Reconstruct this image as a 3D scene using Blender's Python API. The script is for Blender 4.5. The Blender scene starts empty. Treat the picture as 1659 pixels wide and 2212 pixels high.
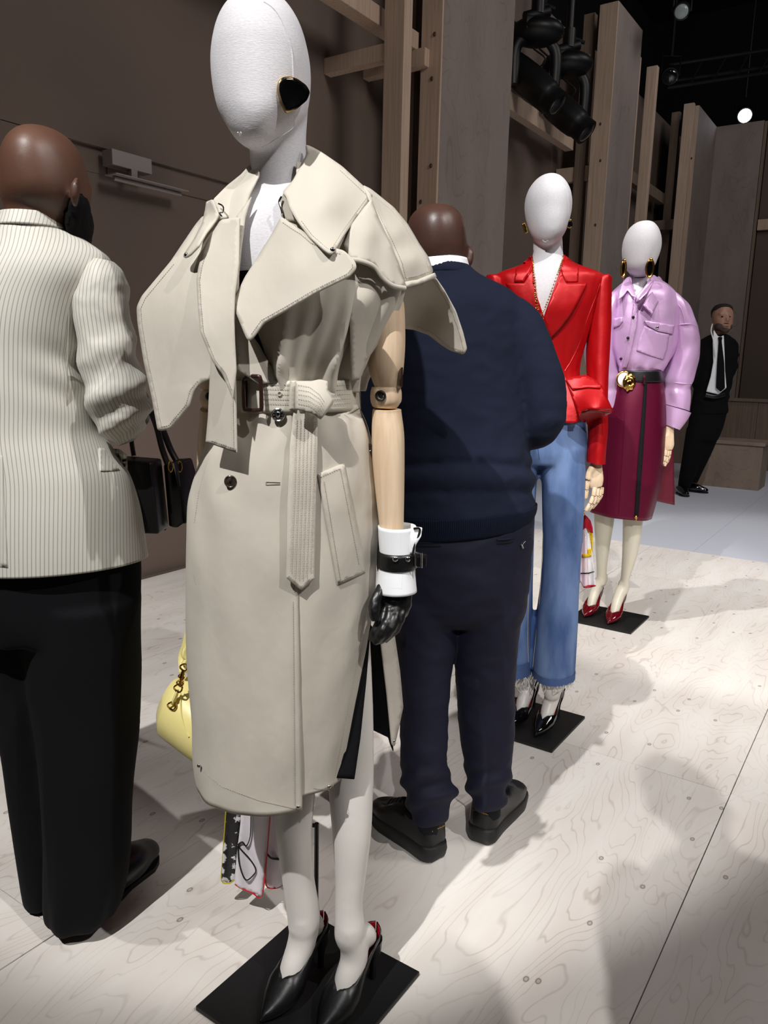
import bpy, bmesh, math, random
import numpy as np
from mathutils import Vector, Matrix, noise, geometry
from mathutils.bvhtree import BVHTree
random.seed(7)
S = bpy.context.scene; C = S.collection
# ------------------------------------------------ camera
F = 1661.0; CAMH = 1.33
pit, rol = math.radians(11.0), math.radians(1.3)
FW = np.array([0, math.cos(pit), -math.sin(pit)]); R0 = np.array([1., 0, 0]); U0 = np.cross(R0, FW)
RT = math.cos(rol)*R0+math.sin(rol)*U0; UP = -math.sin(rol)*R0+math.cos(rol)*U0
cd = bpy.data.cameras.new('camera'); cam = bpy.data.objects.new('camera', cd); C.objects.link(cam)
cd.sensor_fit = 'HORIZONTAL'; cd.sensor_width = 36; cd.lens = 36*F/1659; cd.clip_start = .02; cd.clip_end = 100
M = Matrix(((RT[0], UP[0], -FW[0], 0), (RT[1], UP[1], -FW[1], 0), (RT[2], UP[2], -FW[2], CAMH), (0, 0, 0, 1)))
cam.matrix_world = M; S.camera = cam
S.view_settings.view_transform = 'Standard'; S.view_settings.look = 'None'; S.view_settings.exposure = 0.0
S.view_settings.gamma = 1; S.view_settings.use_curve_mapping = False
w = bpy.data.worlds.new('world'); S.world = w; w.use_nodes = True
w.node_tree.nodes['Background'].inputs[0].default_value = (.50, .47, .48, 1); w.node_tree.nodes['Background'].inputs[1].default_value = .02
A = .593; CA, SA = math.cos(A), math.sin(A)
def W(u, v, z): return Vector((SA*u-CA*v, CA*u+SA*v, z))
def spot(name, loc, tgt, power, angle, blend=.3, rad=.02, col=(1, .97, .95)):
    l = bpy.data.lights.new(name, 'SPOT'); l.energy = power; l.spot_size = math.radians(angle); l.spot_blend = blend
    l.shadow_soft_size = rad; l.color = col
    o = bpy.data.objects.new(name, l); C.objects.link(o); o.location = loc
    o.rotation_euler = (Vector(tgt)-Vector(loc)).to_track_quat('-Z', 'Y').to_euler(); return o
spot('stage_spot', (-1.55, -1.2, 4.9), (-.42, 2.6, 1.15), 1010, 36.5, .22, .03, (1, .985, .97))
spot('stage_spot', (.27, -4.5, 5.0), (1.9, 2.4, 0), 1230, 27, .3, .045, (1, .985, .97))
spot('stage_spot', (2.4, -.9, 4.8), (-.2, 1.6, 1.2), 400, 26, .4, .03, (1, .97, .95))
spot('stage_spot', (-.35, 3.0, 4.7), (2.3, 4.5, 0.3), 400, 42, .3, .03)
spot('stage_spot', (1.2, .2, 5.0), (1.7, 4.3, .3), 520, 40, .5, .03)
spot('stage_spot', (2.6, 3.6, 5.2), (2.9, 6.6, 0), 300, 58, .7, .06, (.93, .95, 1))
def area(name, loc, tgt, power, size, col):
    l = bpy.data.lights.new(name, 'AREA'); l.energy = power; l.size = size; l.color = col
    o = bpy.data.objects.new(name, l); C.objects.link(o); o.location = loc
    o.rotation_euler = (Vector(tgt)-Vector(loc)).to_track_quat('-Z', 'Y').to_euler()
area('added_wash', (4.5, .5, 6.0), (1.5, 7, 2), 150, 2.0, (1, .95, .92))  # added soft light with no visible source, lifts the left wall and fins
area('added_wash', (5.5, 7.0, 6.5), (3.0, 12, 3.5), 45, 1.5, (1, .94, .93))  # extra unseen light that brightens the far fins
area('added_wash', (-.6, -2.0, 6.5), (2.4, 6.5, 3.2), 22, 1.2, (1, .96, .93))  # added unseen fill from behind, for the stud faces turned this way
# ------------------------------------------------ helpers
def ray(px, py): return FW+RT*(px-829.5)/F-UP*(py-1106)/F
def P(px, py, Y): d = ray(px, py); k = Y/d[1]; return Vector((d[0]*k, Y, CAMH+d[2]*k))
def G(px, py, z=0.): d = ray(px, py); k = (z-CAMH)/d[2]; return Vector((d[0]*k, d[1]*k, z))
def proj(p):
    q = (p[0], p[1], p[2]-CAMH); a = q[1]*FW[1]+q[2]*FW[2]
    return 829.5+F*(q[0]*RT[0]+q[1]*RT[1]+q[2]*RT[2])/a, 1106-F*(q[0]*UP[0]+q[1]*UP[1]+q[2]*UP[2])/a
def PV(px, py, v):
    d = ray(px, py); n = (-CA, SA); k = v/(d[0]*n[0]+d[1]*n[1]); return Vector((d[0]*k, d[1]*k, CAMH+d[2]*k))
def PU(px, py, u):
    d = ray(px, py); k = u/(d[0]*SA+d[1]*CA); return Vector((d[0]*k, d[1]*k, CAMH+d[2]*k))
def srgb(c): return tuple(((x/255)/12.92 if x/255 <= .04045 else ((x/255+.055)/1.055)**2.4) for x in c)+(1,)
def tag(o, label=None, cat=None, group=None, kind=None):
    if label: o['label'] = label
    if cat: o['category'] = cat
    if group: o['group'] = group
    if kind: o['kind'] = kind
    return o
def thing(name, loc, label, cat, group=None):
    o = bpy.data.objects.new(name, None); C.objects.link(o); o.location = loc; o.empty_display_size = .05
    return tag(o, label, cat, group)
def link(name, me, mats, parent=None, smooth=True, label=None, origin=None):
    if isinstance(me, bmesh.types.BMesh):
        m = bpy.data.meshes.new(name); me.to_mesh(m); me.free(); me = m
    if not isinstance(mats, (list, tuple)): mats = [mats]
    for m in mats: me.materials.append(m)
    if smooth:
        me.polygons.foreach_set('use_smooth', [True]*len(me.polygons))
        try: me.set_sharp_from_angle(angle=math.radians(42))
        except Exception: pass
    o = bpy.data.objects.new(name, me); C.objects.link(o)
    if parent:
        o.parent = parent
        pm = Matrix.Translation(parent.location) if parent.parent is None else parent['_pm_'] if '_pm_' in parent else None
        root = parent
        while root.parent: root = root.parent
        if parent is root: o.matrix_parent_inverse = Matrix.Translation(-root.location)
        else: o.matrix_parent_inverse = Matrix.Identity(4)
    else:
        if origin is None:
            co = np.empty(len(me.vertices)*3); me.vertices.foreach_get('co', co); co = co.reshape(-1, 3)
            origin = Vector(((co[:, 0].min()+co[:, 0].max())/2, (co[:, 1].min()+co[:, 1].max())/2, co[:, 2].min()))
        me.transform(Matrix.Translation(-Vector(origin))); o.location = origin
    if label: o['label'] = label
    return o
def sub(o, name, me, mats, smooth=True, label=None):      # child of a part
    return link(name, me, mats, o, smooth, label)
# ------------------------------------------------ materials
def mat(name, col, rough=.6, metal=0., spec=.5, bump=None, var=None, coat=0., sheen=0., emit=None):
    m = bpy.data.materials.new(name); m.use_nodes = True; nt = m.node_tree; b = nt.nodes['Principled BSDF']
    N = nt.nodes.new; L = nt.links.new
    b.inputs['Base Color'].default_value = srgb(col); b.inputs['Roughness'].default_value = rough
    b.inputs['Metallic'].default_value = metal; b.inputs['Specular IOR Level'].default_value = spec
    b.inputs['Coat Weight'].default_value = coat; b.inputs['Coat Roughness'].default_value = .06
    b.inputs['Sheen Weight'].default_value = sheen
    if emit: b.inputs['Emission Color'].default_value = srgb(emit[0]); b.inputs['Emission Strength'].default_value = emit[1]
    tc = N('ShaderNodeTexCoord')
    if var:                                      # (scale, stretch xyz, colour2, lo, hi)
        mp = N('ShaderNodeMapping'); mp.inputs['Scale'].default_value = var[1]; L(tc.outputs['Object'], mp.inputs[0])
        nz = N('ShaderNodeTexNoise'); nz.inputs['Scale'].default_value = var[0]; nz.inputs['Detail'].default_value = 5; L(mp.outputs[0], nz.inputs['Vector'])
        r = N('ShaderNodeValToRGB'); r.color_ramp.elements[0].position = var[3]; r.color_ramp.elements[1].position = var[4]
        r.color_ramp.elements[0].color = srgb(col); r.color_ramp.elements[1].color = srgb(var[2]); L(nz.outputs[0], r.inputs[0]); L(r.outputs[0], b.inputs['Base Color'])
    if bump:                                     # (scale, stretch, strength, distance)
        mp = N('ShaderNodeMapping'); mp.inputs['Scale'].default_value = bump[1]; L(tc.outputs['Object'], mp.inputs[0])
        nz = N('ShaderNodeTexNoise'); nz.inputs['Scale'].default_value = bump[0]; nz.inputs['Detail'].default_value = 3; L(mp.outputs[0], nz.inputs['Vector'])
        bp = N('ShaderNodeBump'); bp.inputs['Strength'].default_value = bump[2]; bp.inputs['Distance'].default_value = bump[3]
        L(nz.outputs[0], bp.inputs['Height']); L(bp.outputs[0], b.inputs['Normal'])
    return m
def plymat(name, c1, c2, line, sc=(1.0, 4.2, 1), rings=26, knots=True, rough=.62, rot=0.0):
    m = bpy.data.materials.new(name); m.use_nodes = True; nt = m.node_tree; b = nt.nodes['Principled BSDF']
    N = nt.nodes.new; L = nt.links.new
    tc = N('ShaderNodeTexCoord'); oi = N('ShaderNodeObjectInfo'); add = N('ShaderNodeVectorMath'); add.operation = 'ADD'
    mul = N('ShaderNodeVectorMath'); mul.operation = 'SCALE'; mul.inputs['Scale'].default_value = 37
    cmb = N('ShaderNodeCombineXYZ'); L(oi.outputs['Random'], cmb.inputs[0]); L(oi.outputs['Random'], cmb.inputs[1]); L(cmb.outputs[0], mul.inputs[0])
    rt = N('ShaderNodeMapping'); rt.inputs['Rotation'].default_value = (0, 0, rot); L(tc.outputs['Object'], rt.inputs[0])
    L(rt.outputs[0], add.inputs[0]); L(mul.outputs[0], add.inputs[1])
    mp = N('ShaderNodeMapping'); mp.inputs['Scale'].default_value = sc; L(add.outputs[0], mp.inputs[0])
    nz = N('ShaderNodeTexNoise'); nz.inputs['Scale'].default_value = 1.35; nz.inputs['Detail'].default_value = 3.0; nz.inputs['Roughness'].default_value = .42; nz.inputs['Distortion'].default_value = .5
    L(mp.outputs[0], nz.inputs['Vector'])
    mm = N('ShaderNodeMath'); mm.operation = 'MULTIPLY'; mm.inputs[1].default_value = rings; L(nz.outputs[0], mm.inputs[0])
    pp = N('ShaderNodeMath'); pp.operation = 'PINGPONG'; pp.inputs[1].default_value = .5; L(mm.outputs[0], pp.inputs[0])
    rp = N('ShaderNodeValToRGB'); e = rp.color_ramp.elements; e[0].position = 0; e[0].color = (1, 1, 1, 1); e[1].position = .10; e[1].color = (0, 0, 0, 1)
    L(pp.outputs[0], rp.inputs[0])
    n2 = N('ShaderNodeTexNoise'); n2.inputs['Scale'].default_value = 2.2; n2.inputs['Detail'].default_value = 6; L(mp.outputs[0], n2.inputs['Vector'])
    mx = N('ShaderNodeMix'); mx.data_type = 'RGBA'; mx.inputs['A'].default_value = srgb(c1); mx.inputs['B'].default_value = srgb(c2)
    r2 = N('ShaderNodeValToRGB'); r2.color_ramp.elements[0].position = .38; r2.color_ramp.elements[1].position = .66; L(n2.outputs[0], r2.inputs[0]); L(r2.outputs[0], mx.inputs['Factor'])
    m3 = N('ShaderNodeMix'); m3.data_type = 'RGBA'; m3.inputs['B'].default_value = srgb(line); L(mx.outputs['Result'], m3.inputs['A'])
    f = N('ShaderNodeMath'); f.operation = 'MULTIPLY'; f.inputs[1].default_value = .4; L(rp.outputs[0], f.inputs[0])
    fv = N('ShaderNodeMath'); fv.operation = 'MULTIPLY'; L(f.outputs[0], fv.inputs[0]); L(r2.outputs[0], fv.inputs[1])
    fa = N('ShaderNodeMath'); fa.operation = 'MULTIPLY_ADD'; fa.inputs[1].default_value = .35; L(f.outputs[0], fa.inputs[0]); L(fv.outputs[0], fa.inputs[2]); L(fa.outputs[0], m3.inputs['Factor'])
    out = m3.outputs['Result']
    if knots:
        vo = N('ShaderNodeTexVoronoi'); vo.voronoi_dimensions = '2D'; vo.inputs['Scale'].default_value = 5.0; mk = N('ShaderNodeMapping'); mk.inputs['Scale'].default_value = (.8, 1.2, 1); L(add.outputs[0], mk.inputs[0]); L(mk.outputs[0], vo.inputs['Vector'])
        rk = N('ShaderNodeValToRGB'); e = rk.color_ramp.elements; e[0].position = 0; e[0].color = (.5, .5, .5, 1); e[1].position = .05; e[1].color = (0, 0, 0, 1)
        k = e.new(.018); k.color = (.25, .25, .25, 1); k = e.new(.028); k.color = (1, 1, 1, 1); k = e.new(.04); k.color = (.2, .2, .2, 1)
        L(vo.outputs['Distance'], rk.inputs[0])
        sp = N('ShaderNodeSeparateColor'); L(vo.outputs['Color'], sp.inputs[0]); gt = N('ShaderNodeMath'); gt.operation = 'GREATER_THAN'; gt.inputs[1].default_value = .45; L(sp.outputs[0], gt.inputs[0])
        km = N('ShaderNodeMath'); km.operation = 'MULTIPLY'; L(rk.outputs[0], km.inputs[0]); L(gt.outputs[0], km.inputs[1])
        m4 = N('ShaderNodeMix'); m4.data_type = 'RGBA'; m4.inputs['B'].default_value = srgb((118, 100, 88)); L(out, m4.inputs['A']); L(km.outputs[0], m4.inputs['Factor']); out = m4.outputs['Result']
    L(out, b.inputs['Base Color']); b.inputs['Roughness'].default_value = rough; b.inputs['Specular IOR Level'].default_value = .35
    return m
def uvstripe(name, col, line, period, wd, rough=.6):
    m = mat(name, col, rough, bump=(900, (1, 1, 1), .25, .0006), sheen=.1); nt = m.node_tree; b = nt.nodes['Principled BSDF']; N = nt.nodes.new; L = nt.links.new
    uv = N('ShaderNodeUVMap'); s = N('ShaderNodeSeparateXYZ'); L(uv.outputs[0], s.inputs[0])
    d = N('ShaderNodeMath'); d.operation = 'DIVIDE'; d.inputs[1].default_value = period; L(s.outputs[0], d.inputs[0])
    p = N('ShaderNodeMath'); p.operation = 'PINGPONG'; p.inputs[1].default_value = .5; L(d.outputs[0], p.inputs[0])
    r = N('ShaderNodeValToRGB'); r.color_ramp.elements[0].position = wd*.5; r.color_ramp.elements[0].color = srgb(line); r.color_ramp.elements[1].position = wd*1.2; r.color_ramp.elements[1].color = srgb(col)
    L(p.outputs[0], r.inputs[0]); L(r.outputs[0], b.inputs['Base Color']); return m
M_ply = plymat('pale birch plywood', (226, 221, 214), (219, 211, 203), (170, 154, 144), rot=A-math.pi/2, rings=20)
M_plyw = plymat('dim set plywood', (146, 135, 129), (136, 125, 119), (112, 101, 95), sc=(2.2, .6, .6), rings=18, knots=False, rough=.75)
M_wallm = mat('painted board', (114, 98, 88), .8, var=(.8, (1, 1, 1), (106, 92, 84), .35, .65))
M_wallm2 = mat('dark painted board', (92, 80, 72), .8)
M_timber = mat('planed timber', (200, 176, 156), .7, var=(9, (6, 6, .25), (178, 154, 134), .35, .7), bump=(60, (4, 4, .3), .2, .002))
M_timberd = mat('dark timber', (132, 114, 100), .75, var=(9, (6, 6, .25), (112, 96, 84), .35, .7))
M_knot = mat('timber knot', (70, 50, 38), .7)
M_black = mat('matte black metal', (14, 14, 15), .45, .2)
M_blackm = mat('black paint', (9, 9, 10), .7)
M_ceil = mat('black ceiling drape', (10, 11, 15), .95)
M_white = mat('white stage floor', (200, 203, 212), .5)
M_plate = mat('black steel base', (13, 13, 14), .55)
M_linen = mat('white linen', (214, 212, 215), .75, var=(180, (1, 1, 5), (198, 196, 201), .35, .7), bump=(420, (.35, .35, 1.4), .35, .0012))
M_leg = mat('white satin mannequin shell', (218, 214, 208), .38, bump=(40, (1, 1, 1), .02, .001))
M_legc = mat('cream satin mannequin shell', (214, 208, 190), .35)
M_wood = mat('beech wood', (226, 202, 172), .5, var=(14, (6, 6, .35), (208, 180, 148), .35, .7), bump=(120, (3, 3, .3), .12, .001))
M_trench = mat('beige cotton gabardine', (201, 194, 181), .66, bump=(16, (1.4, 1.4, .8), .35, .006), var=(5, (1, 1, .5), (195, 188, 175), .35, .65), sheen=.05)
M_trenchin = mat('beige cotton wrong side', (172, 165, 152), .75, bump=(700, (1, 1, 1), .25, .0006))
M_stitch = mat('beige thread', (150, 143, 132), .7)
M_navyd = mat('black wool crepe', (10, 11, 16), .85, spec=.25)
M_skin = mat('brown skin', (98, 67, 52), .45, var=(6, (1, 1, 1), (76, 52, 42), .3, .75), bump=(260, (1, 1, 1), .12, .001))
M_skin2 = mat('dark brown skin', (92, 62, 50), .4, var=(7, (1, 1, 1), (66, 46, 40), .3, .75), bump=(260, (1, 1, 1), .15, .001))
M_skin3 = mat('light skin', (178, 138, 116), .5, var=(30, (1, 1, 1), (160, 118, 98), .3, .75))
M_beard = mat('black beard hair', (7, 6, 7), .9, spec=.2, bump=(300, (1, 1, 1), .6, .002))
M_blazer = uvstripe('ivory pinstripe wool', (206, 204, 194), (158, 154, 143), .0078, .12)
M_trous = mat('black wool', (8, 9, 13), .9, spec=.2)
M_navy = mat('navy knit', (22, 27, 45), .9, spec=.2, bump=(500, (1, 1, 1), .3, .001))
M_navyt = mat('navy cotton', (21, 22, 40), .75, spec=.25, bump=(700, (1, 1, 1), .2, .0008))
M_shirt = mat('white cotton', (240, 240, 242), .7)
M_sneak = mat('black leather', (10, 10, 12), .34, spec=.35, bump=(60, (1, 1, 1), .05, .001))
M_sole = mat('black rubber', (10, 10, 12), .55)
M_red = mat('red duchesse satin', (182, 8, 16), .42, metal=.3, spec=.5, bump=(14, (1, 1, 1), .3, .008))
M_redin = mat('red satin facing', (158, 10, 18), .4)
M_denim = mat('blue washed denim', (112, 136, 178), .85, spec=.2, var=(5.5, (1.8, 1.8, .6), (60, 84, 130), .40, .66), bump=(420, (2, 2, .5), .5, .0012))
M_denimd = mat('dark denim edge', (66, 88, 134), .85, bump=(200, (1, 1, 1), .8, .002))
M_thread = mat('pale thread', (190, 176, 150), .8)
M_fray = mat('frayed threads', (206, 204, 196), .8)
M_lilac = mat('lilac satin', (214, 174, 218), .40, metal=.35, spec=.5, bump=(11, (1, 1, 1), .3, .012))
M_plum = mat('burgundy satin', (98, 10, 46), .42, metal=.45, spec=.4, bump=(10, (1, 1, .5), .15, .008))
M_plumin = mat('burgundy lining', (92, 10, 34), .5)
M_gold = mat('polished gold', (214, 172, 92), .18, 1.)
M_silver = mat('polished steel', (205, 205, 208), .15, 1.)
M_pat = mat('black patent leather', (9, 9, 10), .08, coat=.8)
M_patr = mat('burgundy patent leather', (92, 8, 20), .09, coat=.8)
M_lea = mat('smooth black leather', (12, 12, 13), .38, bump=(90, (1, 1, 1), .12, .002))
M_redl = mat('red leather lining', (170, 28, 40), .4)
M_yel = mat('pale yellow leather', (240, 226, 150), .38)
M_whl = mat('white leather', (238, 240, 243), .4, bump=(300, (1, 1, 1), .08, .0006))
M_horn = mat('brown horn resin', (48, 28, 24), .22, coat=.4)
M_mar = mat('marbled horn button', (70, 56, 46), .25, coat=.5, var=(160, (1, 1, 1), (30, 24, 22), .4, .6))
M_lens = mat('dark glass lens', (20, 22, 26), .05, coat=1.)
M_glow = mat('lit lamp lens', (255, 255, 255), .3, emit=((240, 244, 255), 14))
M_glow2 = mat('weak lamp lens', (120, 130, 130), .2, emit=((150, 160, 160), .12))  # lens given a weak emission of its own
M_tube = mat('white enamel', (150, 142, 140), .5)
M_suit = mat('black suit cloth', (7, 7, 10), .9, spec=.2)
M_bench = plymat('bench plywood', (150, 134, 118), (136, 118, 104), (104, 88, 78), sc=(2, 2, .7), rings=16, knots=False)
# ------------------------------------------------ geometry tools
def cat(pts, k, closed=False):
    """Catmull-Rom through the rows, k steps per span"""
    a = np.array(pts, float); n = len(a); out = []
    rng = range(n if closed else n-1)
    for i in rng:
        if closed: p0, p1, p2, p3 = a[i-1], a[i], a[(i+1) % n], a[(i+2) % n]
        else: p0, p1, p2, p3 = a[max(i-1, 0)], a[i], a[i+1], a[min(i+2, n-1)]
        for j in range(k):
            t = j/k; out.append(.5*((2*p1)+(-p0+p2)*t+(2*p0-5*p1+4*p2-p3)*t*t+(-p0+3*p1-3*p2+p3)*t**3))
    if not closed: out.append(a[-1])
    return np.array(out)
def loft(rows, k=5, seg=56, xa=None, xb=None, a0=0., a1=360., fold=None, n=2., cap=(True, True), twist=0.):
    """rows: (xl, xr, y, Y, front, back) or (xl, yl, xr, yr, Y, front, back); angles 0 right, 90 towards camera, 180 left.
    xa / xb: function row -> column of the open front edges, else fixed angles"""
    rr = [(r[0], r[2], r[1], r[2], r[3], r[4], r[5]) if len(r) == 6 else r for r in rows]
    ext = [list(r) for r in rr]
    R = cat(ext, k); bm = bmesh.new(); uv = bm.loops.layers.uv.new('UVMap'); rings = []; uvs = []; vl = 0; pc = None
    closed = (not xa and not xb and abs(a1-a0-360) < .1)
    for i, r in enumerate(R):
        s = i/(len(R)-1)
        Lp, Rp = P(r[0], r[1], r[4]), P(r[2], r[3], r[4]); c = (Lp+Rp)/2; ex = (Rp-Lp)/2; dy = math.sin(math.radians(twist))
        def pt(th):
            ct, st = math.cos(th), math.sin(th)
            if n != 2: ct = math.copysign(abs(ct)**(2/n), ct); st = math.copysign(abs(st)**(2/n), st)
            q = c+ex*ct+Vector((0, -(r[5] if st > 0 else r[6])*st+ct*dy*ex.x, 0))
            if fold:
                f = fold(s, th, q); q = q+Vector((math.cos(th), -math.sin(th), 0))*f
            return q
        def find(fx):
            fo = lambda a: (lambda q: abs(q[0]-fx(q[1])))(proj(pt(math.radians(a)))); best = min(range(2, 179, 3), key=fo)
            return math.radians(min((best+d*.25 for d in range(-12, 13)), key=fo))
        t0 = find(xa) if xa else math.radians(a0); t1 = find(xb) if xb else math.radians(a1)
        m = seg if closed else seg+1
        ring = [pt(t0+(t1-t0)*j/seg) for j in range(m)]
        if pc is not None: vl += (c-pc).length
        pc = c; arc = [0.]
        for j in range(1, seg+1): arc.append(arc[-1]+(ring[j % m]-ring[j-1]).length)
        mid = arc[seg//4] if closed else 0
        rings.append([bm.verts.new(q) for q in ring]); uvs.append([(x-mid, vl) for x in arc])
    for i in range(len(rings)-1):
        for j in range(seg):
            j2 = (j+1) % len(rings[i])
            f = bm.faces.new((rings[i][j], rings[i][j2], rings[i+1][j2], rings[i+1][j]))
            for lp, q in zip(f.loops, (uvs[i][j], uvs[i][j+1], uvs[i+1][j+1], uvs[i+1][j])): lp[uv].uv = q
    if closed:
        if cap[0]: bm.faces.new(rings[0])
        if cap[1]: bm.faces.new(rings[-1][::-1])
        if cap[0] and cap[1]: bmesh.ops.recalc_face_normals(bm, faces=bm.faces)
    return bm
def tube(pts, rad, seg=12, k=4, cap=True, bm=None, flat=None, smooth=True, up=None):
    """rad: radius or list; flat: ratio of the second axis"""
    own = bm is None
    if own: bm = bmesh.new()
    n = len(pts); rad = [rad]*n if not isinstance(rad, (list, tuple)) else rad
    a = [[*p, r] for p, r in zip(pts, rad)]
    R = cat(a, k) if (smooth and n > 2) else np.array(a)
    Q = [Vector(r[:3]) for r in R]; rings = []; nn = None
    for i, q in enumerate(Q):
        t = (Q[min(i+1, len(Q)-1)]-Q[max(i-1, 0)]).normalized()
        if nn is None:
            g = Vector(up) if up else (Vector((0, 0, 1)) if abs(t.z) < .8 else Vector((0, 1, 0)))
            nn = (g-t*g.dot(t)).normalized()
        else: nn = (nn-t*nn.dot(t)).normalized()
        b = t.cross(nn); r = R[i][3]; fl = flat or 1.
        rings.append([bm.verts.new(q+nn*math.cos(2*math.pi*j/seg)*r+b*math.sin(2*math.pi*j/seg)*r*fl) for j in range(seg)])
    for i in range(len(rings)-1):
        for j in range(seg): bm.faces.new((rings[i][j], rings[i][(j+1) % seg], rings[i+1][(j+1) % seg], rings[i+1][j]))
    if cap: bm.faces.new(rings[0][::-1]); bm.faces.new(rings[-1])
    return bm
def ball(c, r, bm=None, u=20, v=12, rot=None):
    own = bm is None
    if own: bm = bmesh.new()
    r = (r, r, r) if not isinstance(r, (list, tuple)) else r
    m = Matrix.Translation(c) @ (rot.to_matrix().to_4x4() if rot else Matrix.Identity(4)) @ Matrix.Diagonal((*r, 1))
    bmesh.ops.create_uvsphere(bm, u_segments=u, v_segments=v, radius=1, matrix=m); return bm
def box(c, d, bm=None, rz=0., bev=0., m=None):
    own = bm is None
    if own: bm = bmesh.new()
    mm = m if m is not None else Matrix.Translation(c) @ Matrix.Rotation(rz, 4, 'Z')
    g = bmesh.ops.create_cube(bm, size=1, matrix=mm @ Matrix.Diagonal((*d, 1)))
    if bev:
        es = list({e for v in g['verts'] for e in v.link_edges}); bmesh.ops.bevel(bm, geom=es, offset=bev, segments=2, affect='EDGES', profile=.5)
    return bm
RZ = math.pi/2-A                                  # local x -> room axis u, local y -> room axis v
def ubox(u0, u1, v0, v1, z0, z1, bm=None, bev=0.): return box(W((u0+u1)/2, (v0+v1)/2, (z0+z1)/2), (abs(u1-u0), abs(v1-v0), abs(z1-z0)), bm, RZ, bev)
def union(bm, vox=.006, it=3):
    """one continuous surface from overlapping closed shapes"""
    me = bpy.data.meshes.new('tmp'); bm.to_mesh(me); bm.free(); o = bpy.data.objects.new('tmp', me); C.objects.link(o)
    md = o.modifiers.new('r', 'REMESH'); md.mode = 'VOXEL'; md.voxel_size = vox
    dg = bpy.context.evaluated_depsgraph_get(); dg.update(); r = bpy.data.meshes.new_from_object(o.evaluated_get(dg))
    bpy.data.objects.remove(o); b = bmesh.new(); b.from_mesh(r)
    for _ in range(it): bmesh.ops.smooth_vert(b, verts=b.verts, factor=.5, use_axis_x=True, use_axis_y=True, use_axis_z=True)
    bpy.data.meshes.remove(r); return b
def join(*bms):
    b = bms[0]
    for x in bms[1:]:
        m = bpy.data.meshes.new('t'); x.to_mesh(m); x.free(); b.from_mesh(m); bpy.data.meshes.remove(m)
    return b
def thick(o, t, off=0., inner=0):
    s = o.modifiers.new('thickness', 'SOLIDIFY'); s.thickness = t; s.offset = off
    if inner: s.material_offset = inner
    return o
def rounded(poly, r, seg=4):
    out = []; n = len(poly)
    for i in range(n):
        p, a, b = np.array(poly[i][:2], float), np.array(poly[i-1][:2], float), np.array(poly[(i+1) % n][:2], float)
        da, db = a-p, b-p; la, lb = np.linalg.norm(da), np.linalg.norm(db); rr = r if len(poly[i]) < 3 else poly[i][2]
        ra, rb = min(rr, la*.45), min(rr, lb*.45); s, e = p+da/la*ra, p+db/lb*rb
        for j in range(seg+1): t = j/seg; out.append((1-t)**2*s+2*t*(1-t)*p+t*t*e)
    return out
class Depth:
    """smooth depth field through control points (thin plate)"""
    def __init__(s, ctrl):
        s.c = np.array(ctrl, float); s.p = s.c[:, :2]/100; n = len(s.p)
        K = s.k(np.linalg.norm(s.p[:, None]-s.p[None], axis=2))+np.eye(n)*1e-3; Q = np.hstack([np.ones((n, 1)), s.p])
        if n >= 3:
            Mx = np.block([[K, Q], [Q.T, np.zeros((3, 3))]]); s.w = np.linalg.lstsq(Mx, np.concatenate([s.c[:, 2], np.zeros(3)]), rcond=None)[0]
    def k(s, r): return np.where(r > 1e-9, r*r*np.log(np.maximum(r, 1e-9)), 0)
    def __call__(s, x, y):
        q = np.array([x, y])/100
        if len(s.p) < 3: return float(s.c[:, 2].mean())
        r = np.linalg.norm(s.p-q, axis=1); n = len(s.p); return float(s.k(r) @ s.w[:n]+s.w[n]+s.w[n+1:] @ q)
def panel(outline, depth, res=9., rad=6., fold=None, offs=0.):
    """cloth panel: outline in picture pixels, depth = control points, BVH or function; a real curved surface in space"""
    if isinstance(depth, list): depth = Depth(depth)
    if isinstance(depth, BVHTree): depth = on(depth)
    bd = rounded(outline, rad); dense = []
    for i in range(len(bd)):
        a, b = bd[i], bd[(i+1) % len(bd)]; L = np.linalg.norm(b-a)
        if L < .4: continue
        m = max(1, int(L/res))
        for j in range(m): dense.append(a+(b-a)*j/m)
    D = np.array(dense); vs = [Vector(p) for p in D]; nb = len(vs)
    x0, y0 = D.min(0); x1, y1 = D.max(0); yy = y0; row = 0
    E1 = D; E2 = np.roll(D, -1, axis=0); dv = E2-E1; L2 = (dv**2).sum(1)
    while yy < y1:
        xx = x0+(res/2 if row % 2 else 0)
        while xx < x1:
            q = np.array([xx, yy]); cr = (E1[:, 1] > yy) != (E2[:, 1] > yy)
            xi = E1[:, 0]+(yy-E1[:, 1])*dv[:, 0]/np.where(dv[:, 1] == 0, 1e-9, dv[:, 1])
            if (cr & (xi > xx)).sum() % 2:
                t = np.clip(((q-E1)*dv).sum(1)/L2, 0, 1)
                if np.sqrt((((E1+dv*t[:, None])-q)**2).sum(1)).min() > res*.55: vs.append(Vector((xx, yy)))
            xx += res
        yy += res*.87; row += 1
    r = geometry.delaunay_2d_cdt(vs, [], [list(range(nb))], 1, 1e-4)
    bm = bmesh.new(); uv = bm.loops.layers.uv.new('UVMap'); V = []
    for p in r[0]:
        Y = depth(p.x, p.y)-offs
        if fold: Y += fold(p.x, p.y)
        V.append(bm.verts.new(P(p.x, p.y, Y)))
    for f in r[2]:
        a, b, c = [r[0][i] for i in f[:3]]
        if (b-a).cross(c-a) > 0: f = f[::-1]
        ff = bm.faces.new([V[i] for i in f])
        for lp, i in zip(ff.loops, f): lp[uv].uv = (r[0][i].x/1000, r[0][i].y/1000)
    bm.normal_update(); return bm
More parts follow.
